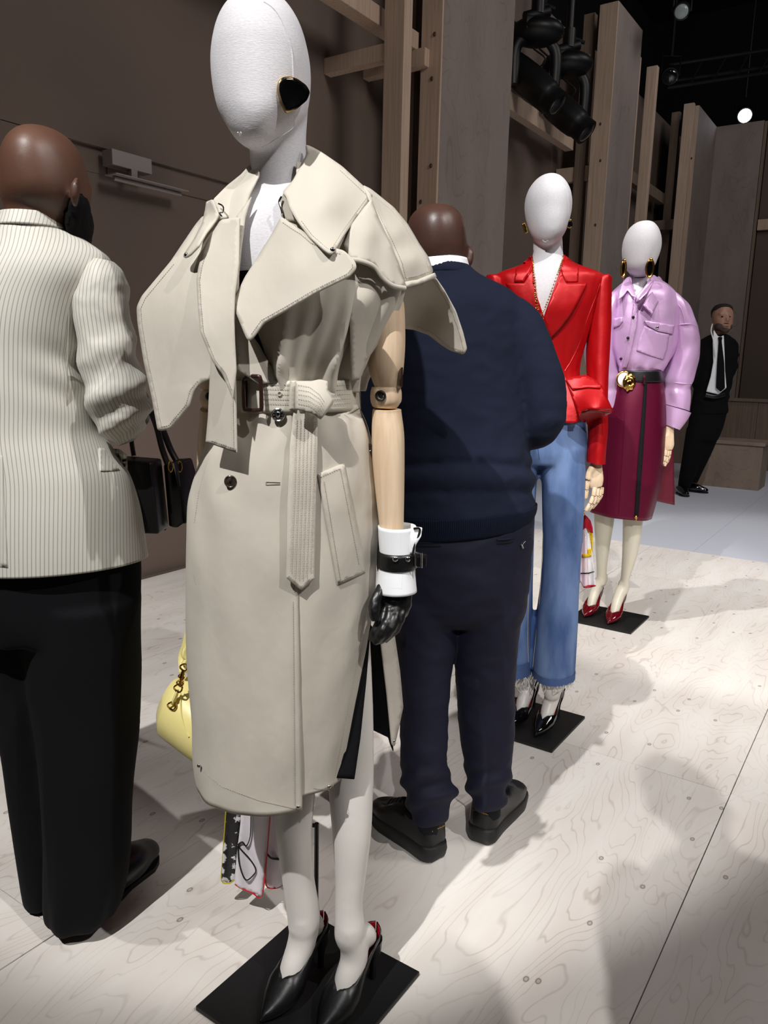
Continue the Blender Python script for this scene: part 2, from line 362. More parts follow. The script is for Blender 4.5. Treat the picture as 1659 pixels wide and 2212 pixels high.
def bvh(*bms): 
    b = bmesh.new()
    for x in bms:
        if isinstance(x, bpy.types.Object): m = x.data; b.from_mesh(m)
        else: m = bpy.data.meshes.new('t'); x.to_mesh(m); b.from_mesh(m); bpy.data.meshes.remove(m)
    t = BVHTree.FromBMesh(b); b.free(); return t
def on(tree, default=None):
    last = [default or 1.4]
    def f(x, y):
        d = Vector(ray(x, y)).normalized(); h = tree.ray_cast(Vector((0, 0, CAMH)), d)
        if h[0] is None:
            for e in (3, 6, 10, 16, 24):
                for dx, dy in ((e, 0), (-e, 0), (0, e), (0, -e)):
                    h = tree.ray_cast(Vector((0, 0, CAMH)), Vector(ray(x+dx, y+dy)).normalized())
                    if h[0] is not None: break
                if h[0] is not None: break
        if h[0] is not None: last[0] = h[0].y
        return last[0]
    return f
def put(tree, x, y, off=.003):
    Y = on(tree)(x, y); return P(x, y, Y-off)
def stitch(paths, depth, step=5.2, dash=3.2, r=.00042, off=.0012, name='stitching', parent=None, m=None, inset=None):
    """rows of small thread dashes lying on the cloth"""
    if isinstance(depth, list): depth = Depth(depth)
    if isinstance(depth, BVHTree): depth = on(depth)
    bm = bmesh.new()
    for pts in paths:
        a = np.array([p[:2] for p in pts], float); seg = np.linalg.norm(np.diff(a, axis=0), axis=1); L = np.concatenate([[0], np.cumsum(seg)]); s = 0
        while s+dash < L[-1]:
            e = [np.array([np.interp(t, L, a[:, 0]), np.interp(t, L, a[:, 1])]) for t in (s, s+dash)]
            q = [P(p[0], p[1], depth(p[0], p[1])-off) for p in e]
            if (q[1]-q[0]).length < .03: tube(q, r, 4, 1, True, bm, smooth=False)
            s += step
    return tag(link(name, bm, m or M_stitch, parent), kind='stuff')
def inset(poly, d, closed=True):
    a = np.array([p[:2] for p in poly], float); n = len(a); out = []; area_ = sum(a[i-1][0]*a[i][1]-a[i][0]*a[i-1][1] for i in range(n))
    sg = 1 if area_ > 0 else -1
    for i in range(n):
        t1, t2 = a[i]-a[i-1], a[(i+1) % n]-a[i]; t1 /= np.linalg.norm(t1)+1e-9; t2 /= np.linalg.norm(t2)+1e-9
        n1, n2 = np.array([-t1[1], t1[0]]), np.array([-t2[1], t2[0]]); m = n1+n2; m /= max(np.linalg.norm(m), .3)
        k = d/max(.35, float(m @ n1)); out.append(a[i]+m*k*sg)
    if closed: out.append(out[0])
    return out
def curve3(bm_pts, r, **kw): return tube(bm_pts, r, **kw)
def text(name, s, loc, right, up, size, m, parent):
    cu = bpy.data.curves.new('t', 'FONT'); cu.body = s; cu.size = size; cu.extrude = .0002; cu.align_x = 'CENTER'; cu.align_y = 'CENTER'
    o = bpy.data.objects.new('t', cu); C.objects.link(o); dg = bpy.context.evaluated_depsgraph_get(); dg.update()
    me = bpy.data.meshes.new_from_object(o.evaluated_get(dg)); bpy.data.objects.remove(o)
    right = Vector(right).normalized(); up = Vector(up); up = (up-right*up.dot(right)).normalized(); nn = right.cross(up)
    me.transform(Matrix.Translation(loc) @ Matrix((right, up, nn)).transposed().to_4x4()); return link(name, me, m, parent, smooth=False)
def wr(x): return noise.noise(Vector(x))
#==ROOM==
floor = tag(link('floor', ubox(-3, 20, -9, 5, -.12, -.024), M_timberd, smooth=False), kind='structure')
vv = [-3.28, -2.08, -.88, .32, 1.5, 2.7, 3.75]
for i in range(len(vv)-1):
    us = [-2.5, 0, 2.5, 5.0, 5.9] if i % 2 else [-1.25, 0, 2.5, 5.0, 5.9]
    if i in (4, 5): us = [-2.5, .9, 3.4, 5.9]
    if i in (0, 1, 2): us = [-1.2, 1.3, 2.5, 5.0, 5.9]
    for j in range(len(us)-1):
        z = -.0005*((i*3+j*5) % 3)
        link('plywood_sheet', ubox(us[j]+.0015, us[j+1]-.0015, vv[i]+.0015, vv[i+1]-.0015, -.022, z), M_ply, floor, smooth=False)
for i, (u0, u1) in enumerate(((5.9, 9.0), (9.0, 12.0), (12.0, 18))):
    for v0, v1 in ((-8, -2), (-2, 1.2), (1.2, 3.75)): link('white_floor_panel', ubox(u0+.001, u1-.001, v0+.001, v1-.001, -.022, .0), M_white, floor, smooth=False)
wl = tag(link('wall_left', ubox(-3, 18, 3.85, 3.95, 0, 5.16), M_blackm, smooth=False), kind='structure')
zc = 2.425
for u0, u1, z0, z1, dv in ((-3, -.2, 0, 5.16, 0), (-.2, 2.6, 0, zc-.003, 0), (2.6, 2.83, zc-.13, zc, .03), (2.6, 5.2, 0, zc-.13, .033), (2.83, 5.2, zc-.13, zc, .025), (-.2, 5.2, zc, 5.16, 0), (5.2, 8.15, 0, 5.16, .01), (8.15, 9.9, 0, 5.1, 0.02), (9.9, 12.7, 0, 5.16, 0), (12.7, 16, 0, 5.16, 0)):
    link('wall_board', ubox(u0+.002, u1-.002, 3.75+dv, 3.85, z0+.001, z1), M_wallm, wl, smooth=False)
tag(link('baseboard_left', ubox(2.6, 5.2, 3.735, 3.75, 0, .012), M_wallm2, smooth=False), kind='structure')
ce = tag(link('ceiling', ubox(-4, 22, -10, 9, 8.5, 8.6), M_ceil, smooth=False), kind='structure')
tag(link('wall_back', ubox(18, 18.1, -10, 9, 0, 8.5), M_ceil, smooth=False), kind='structure')
tag(link('wall_far_left', ubox(-4, 22, 5.5, 5.6, 0, 8.5), M_ceil, smooth=False), kind='structure')
tag(link('wall_right', ubox(-4, 22, -10.1, -10, 0, 8.5), M_ceil, smooth=False), kind='structure')
tag(link('wall_front', ubox(-4.1, -4, -10, 9, 0, 8.5), M_ceil, smooth=False), kind='structure')
def knots(parent, pts):
    for p in pts: link('knot', ball(p, (.012, .012, .017), u=8, v=6), M_knot, parent)
def fin(u0, u1, v0, label, stud=.17, top=5.16, sk=()):
    t = thing('wall_fin', W((u0+u1)/2, v0, 0), label, 'set wall', None)
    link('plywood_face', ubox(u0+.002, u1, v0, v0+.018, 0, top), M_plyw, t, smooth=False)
    s = link('stud', ubox(u0-.02, u0+.06, v0+.001, v0+stud, 0, top-.002), M_timber, t, smooth=False)
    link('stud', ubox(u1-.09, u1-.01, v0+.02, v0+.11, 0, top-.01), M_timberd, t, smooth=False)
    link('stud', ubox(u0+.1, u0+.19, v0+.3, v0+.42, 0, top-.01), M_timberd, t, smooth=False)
    knots(s, [PU(x, y, u0-.02) for x, y in sk]); return t
fin(5.22, 6.36, 3.1, 'tall grey plywood wall fin above the man in the navy sweater', sk=((939, 74), (933, 170), (931, 358), (909, 436)))
fin(8.86, 9.72, 3.1, 'tall plywood wall fin between the red jacket mannequin and the lilac shirt mannequin', stud=.2, sk=((1297, 268), (1297, 347), (1286, 486)))
fin(12.74, 13.95, 3.13, 'narrow plywood wall fin above the standing man in a dark suit', stud=.2, sk=((1494, 272), (1494, 342), (1478, 428)))
t = thing('wall_fin', W(13.97, 2.8, 0), 'wide front-facing grey wall panel behind the man in a dark suit', 'set wall')
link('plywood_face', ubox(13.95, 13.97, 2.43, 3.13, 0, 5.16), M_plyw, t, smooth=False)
link('plywood_edge', ubox(13.93, 13.99, 2.38, 2.42, 0, 5.14), M_timberd, t, smooth=False)
link('side_board', ubox(14.0, 14.03, .2, 2.37, 0, 5.0), M_wallm2, t, smooth=False)
link('rail', ubox(13.9, 13.98, 1.2, 2.36, 3.52, 3.68), M_timber, t, smooth=False)
def post(u, v, label, du=.075, dv=.155, top=5.16, mt=None, sk=()):
    o = link('timber_post', ubox(u, u+du, v, v+dv, 0, top, bev=.004), mt or M_timber, smooth=False); tag(o, label, 'post'); return o
post(4.66, 3.067, 'freestanding square timber post left of the big plywood fin', .1, .16, 5.6)
post(10.02, 3.2, 'thin timber post just right of the second plywood fin, cut by its edge', .06, .1, 5.0)
post(10.4, 3.1, 'short timber post with a squared top against the black ceiling', .09, .13, 5.0)
post(12.3, 3.1, 'timber post left of the narrow fin, lower than the stud beside it', .08, .14, 5.08)
def beam(u0, u1, v0, v1, z0, z1, label, m=None):
    o = link('timber_beam', ubox(u0, u1, v0, v1, z0, z1, bev=.004), m or M_timber, smooth=False); return tag(o, label, 'beam')
beam(4.67, 4.75, 3.23, 3.75, 3.335, 3.44, 'short level timber beam left of the freestanding post, ending at the dark wall')
beam(5.14, 5.22, 3.2, 3.75, 3.44, 3.56, 'lower short timber beam running behind the freestanding post to the grey fin')
beam(2.9, 5.18, 3.28, 3.4, 3.56, 3.68, 'long timber beam slanting across the picture top to the freestanding post')
b1 = PV(1103, 262, 3.5)
beam(6.4, 8.84, 3.5, 3.6, 3.72, 3.88, 'long timber beam under the hanging stage lights')
beam(8.98, 9.06, 3.2, 3.75, 3.42, 3.58, 'short timber beam beside the head of the red jacket mannequin')
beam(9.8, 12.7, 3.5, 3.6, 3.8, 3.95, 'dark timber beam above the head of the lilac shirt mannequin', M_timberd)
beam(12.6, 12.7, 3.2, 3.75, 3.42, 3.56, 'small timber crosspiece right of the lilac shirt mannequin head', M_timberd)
# bench and low boarding
bt = thing('plywood_bench', G(1580, 1052), 'low plywood bench box beside the legs of the man in a dark suit', 'bench')
g = G(1580, 1052); bu = g.x*SA+g.y*CA; bv = -g.x*CA+g.y*SA
link('side_panel', box(P(1520, 1000, 9.1)+Vector((0, .3, 0)), (.9, .6, .54)) if False else ubox(bu-.1, bu+.35, bv-.30, bv+.36, 0, .50, bev=.004), M_bench, bt, smooth=False)
link('seat_board', ubox(bu-.12, bu+.37, bv-.32, bv+.38, .502, .54, bev=.003), M_bench, bt, smooth=False)
lb = thing('low_boarding', W(11.5, 1.9, 0), 'low dark boarding running behind the plywood bench', 'boarding')
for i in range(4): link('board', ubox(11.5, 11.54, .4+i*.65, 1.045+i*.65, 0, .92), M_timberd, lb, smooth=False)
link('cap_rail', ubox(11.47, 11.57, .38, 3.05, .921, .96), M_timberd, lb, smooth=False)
# wall batten lamp
bl = thing('batten_lamp', W(3.0, 3.72, 2.3), 'white fluorescent batten lamp on the dark wall between the men', 'lamp')
link('housing', ubox(2.78, 3.04, 3.66, 3.745, 2.33, 2.41, bev=.003), M_tube, bl, smooth=False)
link('reflector', ubox(2.77, 3.27, 3.62, 3.72, 2.278, 2.284, bev=.002), M_tube, bl, smooth=False)
link('bracket', ubox(2.9, 2.94, 3.66, 3.70, 2.284, 2.331), M_tube, bl, smooth=False)
link('lamp_tube', tube([W(2.79, 3.67, 2.264), W(3.25, 3.67, 2.264)], .012, 10, 1, smooth=False), M_tube, bl)
# hanging moving-head lamps
def moving_head(cx, cy, v, label, s=1.0, topy=-60):
    c = PV(cx, cy, v); t = thing('stage_light', c, label, 'stage light', 'moving head stage lights hung behind the plywood fins')
    top = Vector((c.x, c.y, 6.2)); z = Vector((0, 0, 1)); rx = Vector((.95, .3, 0)).normalized(); ry = Vector((-.3, .95, 0))
    link('hanging_pipe', tube([c+z*.42*s, top], .035*s, 12, 1, smooth=False), M_black, t)
    b = ball(c+z*.26*s, (.24*s, .2*s, .11*s), u=20, v=10); box(c+z*.28*s, (.34*s, .26*s, .12*s), b, .3, .02*s); tube([c+z*.36*s-rx*.12*s, c+z*.44*s+rx*.1*s], .05*s, 10, 1, True, b, smooth=False)
    link('base_box', b, M_black, t)
    link('clamp', join(tube([c+z*.4*s, c+z*.56*s], .06*s, 10, 1, smooth=False), tube([c+z*.5*s-rx*.02, c+z*.47*s+rx*.16*s], .018*s, 8, 1, smooth=False)), M_black, t)
    for sd in (-1, 1):
        link('yoke_arm', tube([c+rx*sd*.13*s+z*.2*s, c+rx*sd*.2*s+z*.1*s, c+rx*sd*.2*s-z*.18*s], [.05*s, .055*s, .05*s], 10, flat=.7), M_black, t)
    dr = Vector((.62, -.35, -.62)).normalized(); hc = c-z*.16*s
    h = link('lamp_head', tube([hc-dr*.34*s, hc-dr*.3*s, hc-dr*.05*s, hc+dr*.16*s, hc+dr*.2*s, hc+dr*.3*s], [.09*s, .125*s, .14*s, .13*s, .115*s, .118*s], 20, 2), M_black, t)
    link('lens', ball(hc+dr*.29*s, (.1*s, .1*s, .03*s), rot=dr.to_track_quat('Z', 'Y')), M_lens, h)
    link('cable', tube([c+z*.3*s-rx*.2*s, c+z*.5*s-rx*.32*s+ry*.1, c+z*.9*s-rx*.2*s, c+z*1.3*s-rx*.03], .009*s, 6), M_blackm, t)
    link('cable', tube([c-z*.05*s, c+z*.02*s+rx*.05*s-ry*.1, c+z*.14*s-rx*.04*s, c+z*.22*s], .008*s, 6), M_blackm, t)
moving_head(1156, 140, 3.3, 'nearer of the two black moving-head stage lights hung beside the plywood fin', 1.06)
moving_head(1222, 205, 3.3, 'farther and lower of the two black moving-head stage lights beside the plywood fin', 1.08)
def ceiling_spot(px, py, Y, label, m, r=.09, dr=None):
    c = P(px, py, Y); t = thing('ceiling_spotlight', c, label, 'spotlight', 'spotlights under the black ceiling'); dr = dr or Vector((-.35, -1, -.45)).normalized()
    link('lamp_body', tube([c-dr*.42, c-dr*.36, c-dr*.05, c-dr*.01], [.09, r*1.25, r*1.25, r*1.1], 18, 2, cap=True), M_black, t)
    link('lens', ball(c, (r, r, .02), rot=dr.to_track_quat('Z', 'Y')), m, t)
    link('yoke', tube([c-dr*.2-Vector((r*1.4, 0, 0)), c-dr*.2+Vector((-r*1.4, 0, .24)), c-dr*.2+Vector((r*1.4, 0, .24)), c-dr*.2+Vector((r*1.4, 0, 0))], .012, 6, smooth=False), M_black, t)
    link('hanging_pipe', tube([c-dr*.2+Vector((0, 0, .24)), Vector((c.x, c.y, 8.5))-Vector((dr.x, dr.y, 0))*.2], .02, 8, 1, smooth=False), M_black, t)
ceiling_spot(1609, 250, 13.2, 'brightly lit spotlight above the far wall panel', M_glow, .10)
ceiling_spot(1472, 25, 9.2, 'weakly glowing stage spotlight in the dark ceiling at top right', M_glow2, .07)
ceiling_spot(1447, 165, 11.5, 'faint unlit spotlight above the short timber post', M_lens, .09)
tr = thing('lighting_truss', P(1560, 150, 12), 'faint black lighting truss crossing the dark ceiling', 'truss')
for dz, dy in ((0, 0), (.3, 0), (.15, .25)): link('chord', tube([P(1440, 190, 12)+Vector((0, dy, dz)), P(1900, 120, 12)+Vector((0, dy, dz))], .025, 8, 1, smooth=False), M_black, tr)
for i in range(9):
    a = P(1440+i*50, 190-i*7.6, 12); bb = P(1465+i*50, 186-i*7.6, 12)+Vector((0, 0, .3)); link('brace', tube([a, bb], .014, 6, 1, smooth=False), M_black, tr)
#==FIG==
def edge(*p):
    ys = [q[1] for q in p]; xs = [q[0] for q in p]; return lambda y: float(np.interp(y, ys, xs))
def pump(parent, toe, d, L, wd, hh, z0, m, mi, vamp=.36, side=.5, back=.66, name='shoe', strap=False, hr=.007, toeh=.02, rim=None):
    d = Vector((d[0], d[1], 0)).normalized(); n = Vector((-d.y, d.x, 0)); bm = bmesh.new(); rings = []; NS, NA = 44, 18
    def sm(a, b, x): t = min(1, max(0, (x-a)/(b-a))); return t*t*(3-2*t)
    for i in range(NS+1):
        s = i/NS; s = s**1.15 if s < .3 else s
        ww = float(np.interp(s, [0, .02, .08, .2, .33, .45, .62, .8, .9, .965, 1], [.02, .1, .34, .74, 1, .98, .74, .66, .64, .45, .06]))*wd
        zs = z0+.002+.008*max(0, 1-s/.12)*.6+hh*sm(.34, .92, s)
        h = float(np.interp(s, [0, .05, .2, .36, .5, .7, .9, 1], [.006, toeh, toeh+.022, .066, .07, .07, .085, .09]))
        Aa = math.pi*float(np.interp(s, [0, vamp, vamp+.04, vamp+.2, .72, .86, 1], [1, 1, .84, side, side-.02, side+.04, back]))
        if rim: Aa = math.pi*float(np.interp(s, *rim))
        ring = []
        for j in range(2*NA+1):
            a = -Aa+2*Aa*j/(2*NA); x = ww*math.copysign(abs(math.sin(a))**.75, math.sin(a)); z = zs+h*(1-math.cos(a))/2
            ring.append(bm.verts.new(Vector((toe[0], toe[1], 0))+d*L*s+n*x+Vector((0, 0, z))))
        rings.append(ring)
    for i in range(NS):
        for j in range(2*NA): bm.faces.new((rings[i][j], rings[i][j+1], rings[i+1][j+1], rings[i+1][j]))
    bmesh.ops.remove_doubles(bm, verts=bm.verts, dist=.0003); bm.normal_update()
    o = link(name, bm, [m, mi], parent); thick(o, .0028, -1, 1)
    f = lambda s, z, x=0: Vector((toe[0], toe[1], 0))+d*L*s+n*x+Vector((0, 0, z0+z))
    sub(o, 'heel', tube([f(.93, hh+.012), f(.955, hh*.8), f(.95, hh*.45), f(.945, 0)], [wd*.55, wd*.42, hr*1.25, hr], 14), m)
    if strap: sub(o, 'heel_strap', tube([f(.55, hh*.6+.035, -wd*.72), f(.8, hh+.055, -wd*.66), f(1.0, hh+.078, 0), f(.8, hh+.055, wd*.66), f(.55, hh*.6+.035, wd*.72)], .0045, 8, 6, flat=.35), m)
    return o, f
def footshape(f, wd, hh, ank, ra):
    b = tube([ank+Vector((0, 0, .03)), ank, ank*.5+f(.66, hh*.8+.045)*.5, f(.6, hh*.62+.042), f(.47, hh*.35+.032), f(.36, .026), f(.26, .018), f(.18, .012)], [ra*.93, ra*.97, ra*.97, ra*.93, .0255, .021, .014, .006], 18, 4, flat=1.04, up=(0, 0, 1))
    tube([ank+Vector((0, 0, .0)), ank*.4+f(.84, hh+.04)*.6, f(.86, hh+.026)], [ra*.93, .028, .022], 14, 3, True, b); return b
#---------------------------------------------------------------- mannequin in the trench coat
m1 = thing('mannequin', (-.134, 1.43, 0), 'tall linen-headed mannequin in a beige belted trench coat, nearest the camera', 'mannequin', 'mannequins along the runway')
head = [(556, 578, 0, 1.44, .012, .012), (520, 612, 6, 1.44, .05, .05), (492, 632, 25, 1.44, .078, .078), (472, 652, 62, 1.44, .1, .1), (461, 665, 110, 1.44, .112, .11), (459, 670.5, 150, 1.44, .115, .112), (463, 670, 195, 1.437, .114, .105),
        (473, 662, 240, 1.43, .108, .09), (489, 645, 270, 1.42, .098, .07), (507, 622, 298, 1.41, .08, .05), (530, 596, 317, 1.40, .055, .03), (553, 572, 325, 1.395, .02, .01)]
torso = [(572, 668, 190, 1.47, .05, .05), (556, 664, 250, 1.465, .05, .055), (543, 661, 300, 1.46, .05, .05), (540, 663, 345, 1.458, .05, .05), (545, 668, 385, 1.458, .055, .05), (538, 700, 420, 1.46, .07, .06), (490, 760, 460, 1.455, .085, .08),
         (468, 792, 520, 1.45, .1, .09), (468, 800, 600, 1.445, .103, .1), (485, 780, 660, 1.445, .09, .09), (500, 760, 760, 1.445, .07, .08), (505, 755, 840, 1.445, .07, .07), (470, 790, 950, 1.45, .09, .09)]
hb = union(join(loft(head, 6, 40), loft(torso, 5, 44)), .0055, 3); HT = bvh(hb)
bd = link('body', hb, M_linen, m1, label='white linen covered head, neck and chest')
z1 = lambda *q: [(280+x*.446, y*.446) for x, y in q]; z2 = lambda *q: [(280+x*.446, 650+y*.446) for x, y in q]; z3 = lambda *q: [(300+x*.422, 1300+y*.422) for x, y in q]
sub(bd, 'seam', tube([put(HT, x, y, .0002) for x, y in z1((650, 8), (700, 45), (742, 110), (768, 180), (785, 250), (790, 320), (792, 375))], .0012, 6), M_linen)
sub(bd, 'seam', tube([put(HT, x, y, .0) for x, y in z1((797, 560), (793, 615), (740, 655), (690, 685), (640, 712))], .0009, 6), M_linen)
sub(bd, 'chin_stitch', tube([put(HT, x, y, .001) for x, y in z1((525, 640), (532, 655), (540, 640))], .0016, 6), M_linen)
ear = z1((735, 375), (770, 372), (805, 380), (850, 412), (869, 447), (853, 490), (800, 535), (758, 548), (735, 500), (718, 440), (720, 400))
yl, yr = on(HT)(600, 205)-.004, on(HT)(655, 205)-.014; dd = [(600, 170, yl), (600, 240, yl), (667, 205, yr), (640, 170, (yl+yr)/2-.002), (640, 240, (yl+yr)/2-.002)]
er = thick(link('earring', panel(ear, dd, 6, 6), M_gold, m1, label='gold-edged black shield earring'), .006, 0)
thick(sub(er, 'black_stone', panel(inset(ear, 2.4, False), dd, 6, 6, offs=.0045), M_pat), .005, 0)
wire = Vector(put(HT, 595, 200, 0)); link('black_top', loft([(466, 802, 597, 1.445, .107, .1), (472, 794, 640, 1.445, .103, .1), (482, 784, 690, 1.44, .095, .1), (496, 768, 770, 1.44, .08, .09), (500, 766, 850, 1.44, .08, .08)], 4, 48, cap=(False, False)), M_navyd, m1)
# legs, shoes, base
ud = (SA, CA)
MULE = ([0, .33, .36, .46, .6, .72, .8, .9, 1], [1, 1, .95, .80, .66, .56, .44, .42, .5])
sh1, f1 = pump(m1, G(562, 2209, .02), ud, .205, .040, .085, .012, M_lea, M_redl, name='shoe', toeh=.018, rim=MULE)
sh2, f2 = pump(m1, G(683, 2238, .02), ud, .205, .040, .085, .012, M_lea, M_redl, name='shoe', toeh=.018, rim=MULE)
LG = [[(585, 700, 1450, 1.44, .05, .05), (586, 690, 1600, 1.44, .05, .05), (589, 682, 1700, 1.44, .042, .045), (593, 677, 1760, 1.44, .04, .047), (597, 674, 1806, 1.44, .038, .045), (608, 678, 1890, 1.44, .033, .04), (617, 689, 1954, 1.437, .031, .035), (621, 692, 1985, 1.435, .031, .033), (622, 688, 2003, 1.43, .028, .03), (632, 676, 2016, 1.43, .02, .02)],
      [(700, 800, 1380, 1.465, .045, .045), (705, 806, 1520, 1.465, .045, .045), (708, 808, 1640, 1.46, .043, .045), (711, 806, 1722, 1.445, .041, .046), (718, 802, 1806, 1.43, .038, .045), (723, 791, 1890, 1.42, .034, .04), (723, 784, 1954, 1.41, .031, .035), (722, 788, 2000, 1.4, .031, .034), (722, 786, 2022, 1.395, .028, .03), (734, 776, 2036, 1.395, .02, .02)]]
for rows, ff, an in ((LG[0], f1, P(655, 2002, 1.432)), (LG[1], f2, P(754, 2022, 1.398))):
    link('leg', union(join(loft(rows, 5, 32), footshape(ff, .04, .085, an, .031)), .0045, 6), M_leg, m1)
bp = link('base_plate', ubox(.93, 1.28, .74, 1.07, 0, .011, bev=.0015), M_plate, m1, smooth=False, label='square matt black steel base plate')
link('support_rod', join(tube([G(676, 1985, .011)+Vector((.005, .03, 0)), G(676, 1985, .011)+Vector((.005, .03, .235))], .0055, 10, 1, smooth=False), tube([G(676, 1985, .011)+Vector((.005, .03, .23)), G(676, 1985, .011)+Vector((-.045, .03, .23))], .005, 8, 1, smooth=False)), M_black, m1)
# dress
link('dress', loft([(500, 772, 870, 1.44, .1, .1), (455, 800, 1000, 1.44, .115, .12), (440, 802, 1200, 1.44, .115, .12), (450, 800, 1320, 1.44, .115, .12), (462, 790, 1469, 1.44, .115, .12), (474, 777, 1560, 1.44, .115, .12), (480, 768, 1612, 1.44, .115, .12)], 4, 64, cap=(False, False)), M_navyd, m1, label='black knee-length dress under the coat')
thick(link('dress_front', panel([(690, 1240), (806, 1250), (803, 1320), (791, 1469), (778, 1595), (765, 1683, 2), (727, 1680, 2), (690, 1672, 2)], [(690, 1300, 1.38), (690, 1670, 1.365), (727, 1680, 1.367), (765, 1683, 1.385), (778, 1595, 1.395), (803, 1320, 1.425), (740, 1450, 1.38)], 9, 2), M_navyd, m1), .003, 0)
# coat
coat = thing('trench_coat', (-.134, 1.43, 0), None, None); coat.parent = m1; coat.matrix_parent_inverse = Matrix.Translation(-m1.location); coat['label'] = 'sleeveless beige double-breasted trench coat with storm flaps'
def cp(name, bm, m=None, th=.003, off=0., label=None):
    o = bpy.data.objects.new(name, None) if False else None
    me = bpy.data.meshes.new(name); bm.to_mesh(me); bm.free(); me.materials.append(m or M_trench)
    me.polygons.foreach_set('use_smooth', [True]*len(me.polygons))
    try: me.set_sharp_from_angle(angle=math.radians(42))
    except Exception: pass
    o = bpy.data.objects.new(name, me); C.objects.link(o); o.parent = coat; o.matrix_parent_inverse = Matrix.Translation(-coat.location)
    if th: thick(o, th, off)
    if label: o['label'] = label
    return o
fs = lambda s, th, q: .0035*wr((th*1.6, s*2.2, 3.1))*min(1, s*4)+.005*max(0, 1-s*6)*math.cos(th*17)+.004*wr((th*3.2, s*7, 9))
SK = [(486, 775, 872, 1.44, .112, .11), (463, 797, 925, 1.44, .12, .118), (440, 806, 975, 1.44, .127, .124), (421, 812, 1040, 1.44, .133, .13), (411, 815, 1100, 1.44, .137, .133), (407, 814, 1180, 1.44, .14, .135), (408, 808, 1280, 1.44, .141, .137), (410, 797, 1400, 1.44, .142, .138), (415, 780, 1510, 1.44, .143, .139), (421, 765, 1600, 1.44, .144, .14), (429, 752, 1674, 1.44, .145, .14)]
SKR = [(a, b, c, d, e-.004, f) for a, b, c, d, e, f in SK[:-2]]+[(421, 765, 1600, 1.44, .138, .14), (426, 755, 1650, 1.44, .138, .14)]
skb = loft(SK, 5, 90, xa=edge((632, 880), (640, 1000), (644, 1290), (653, 1760)), a1=262, fold=fs); skr = loft(SKR, 5, 50, xa=edge((775, 885), (797, 940), (808, 1000), (816, 1100), (815, 1200), (811, 1260), (800, 1340), (790, 1400), (762, 1540), (728, 1718)), xb=edge((590, 880), (600, 1720)), fold=fs)
TS = bvh(skb, skr)
cp('front_skirt', skb, th=.003); cp('front_skirt', skr, th=.003)
cp('back_skirt', loft([(a, b-2, c, d, e, f-.002) for a, b, c, d, e, f in SK[:7]], 4, 40, a0=262, a1=352, fold=fs), M_trench)
cp('back_skirt', panel([(800, 1250), (836, 1300), (850, 1363), (863, 1450), (870, 1528), (860, 1575), (851, 1613), (846, 1606), (836, 1500), (823, 1390), (800, 1300)], [(800, 1260, 1.5), (850, 1363, 1.60), (870, 1528, 1.62), (851, 1612, 1.52), (823, 1388, 1.5), (836, 1500, 1.51)], 9, 3), M_trench, label='flaring rear hem corner of the coat')
link('dress_lining', panel([(785, 1330), (823, 1385), (836, 1500), (849, 1624), (843, 1610), (838, 1593), (790, 1570)], [(785, 1330, 1.5), (823, 1385, 1.51), (849, 1624, 1.53), (798, 1576, 1.56), (790, 1450, 1.56)], 9, 2), M_navyd, m1).modifiers.new('t', 'SOLIDIFY').thickness = .003
def fb(s, th, q):
    w_ = min(1., max(0., (s-.38)/.45))**1.2*(1-.35*max(0, (s-.85)/.15)); return w_*(.004+.020*(1.2-2*math.sqrt(math.sin(th*5.6+s*1.0+wr((th*1.5, s, 1))*1.2)**2+.05))+.0035*math.cos(th*31))+.004*wr((th*2.5, s*5, 7))+(.006*math.sin(th*6+s*9)*s*(1-s)*4)
BO = [(550, 690, 366, 1.462, .052, .055), (515, 745, 400, 1.46, .075, .075), (468, 800, 440, 1.455, .095, .095), (440, 838, 500, 1.45, .112, .11), (430, 862, 565, 1.445, .122, .118), (430, 876, 620, 1.44, .127, .12), (440, 864, 660, 1.44, .128, .12), (452, 836, 717, 1.44, .125, .118), (468, 802, 770, 1.44, .12, .114), (482, 778, 812, 1.44, .11, .108), (487, 774, 845, 1.44, .105, .105)]
bor = loft(BO, 6, 110, a0=-92, xb=edge((640, 440), (608, 480), (575, 550), (540, 620), (546, 690), (572, 760), (604, 830)), fold=fb); bol = loft(BO, 6, 70, xa=edge((560, 380), (540, 420), (524, 470), (513, 560), (516, 600), (508, 690), (545, 750), (600, 820)), a1=270, fold=lambda s, th, q: .003*wr((th*3, s*5, 2))-.002)
TB = bvh(bor)
cp('bodice', bor); cp('bodice', bol, M_trench)
L_cape = [(478, 474, 3), (440, 466), (423, 486), (369, 566), (307, 640), (296, 664), (298, 697), (311, 779), (329, 860), (342, 932), (369, 926), (409, 878), (418, 846), (433, 828), (470, 812), (505, 810), (508, 640), (500, 520)]
D_cape = Depth([(478, 474, 1.365), (440, 466, 1.40), (369, 566, 1.385), (296, 664, 1.40), (320, 820, 1.375), (342, 932, 1.35), (418, 846, 1.315), (505, 810, 1.295), (508, 640, 1.3), (380, 700, 1.345), (440, 700, 1.315), (420, 560, 1.36)])
rip = lambda x, y: .004*math.sin((x-300)/26.)*min(1, max(0, (y-620)/250))
cp('storm_flap', panel(L_cape, D_cape, 8, 8, rip), label='wide angular storm flap hanging off the right shoulder')
L_strip = [(456, 780), (481, 800), (500, 845), (512, 978, 2), (445, 955, 3), (450, 900)]
D_strip = Depth([(456, 780, 1.30), (500, 800, 1.29), (512, 978, 1.288), (445, 955, 1.31)])
cp('front_edge', panel([(456, 770), (508, 770), (510, 860), (512, 978, 2), (445, 955, 3), (450, 900)], D_strip, 8, 4))
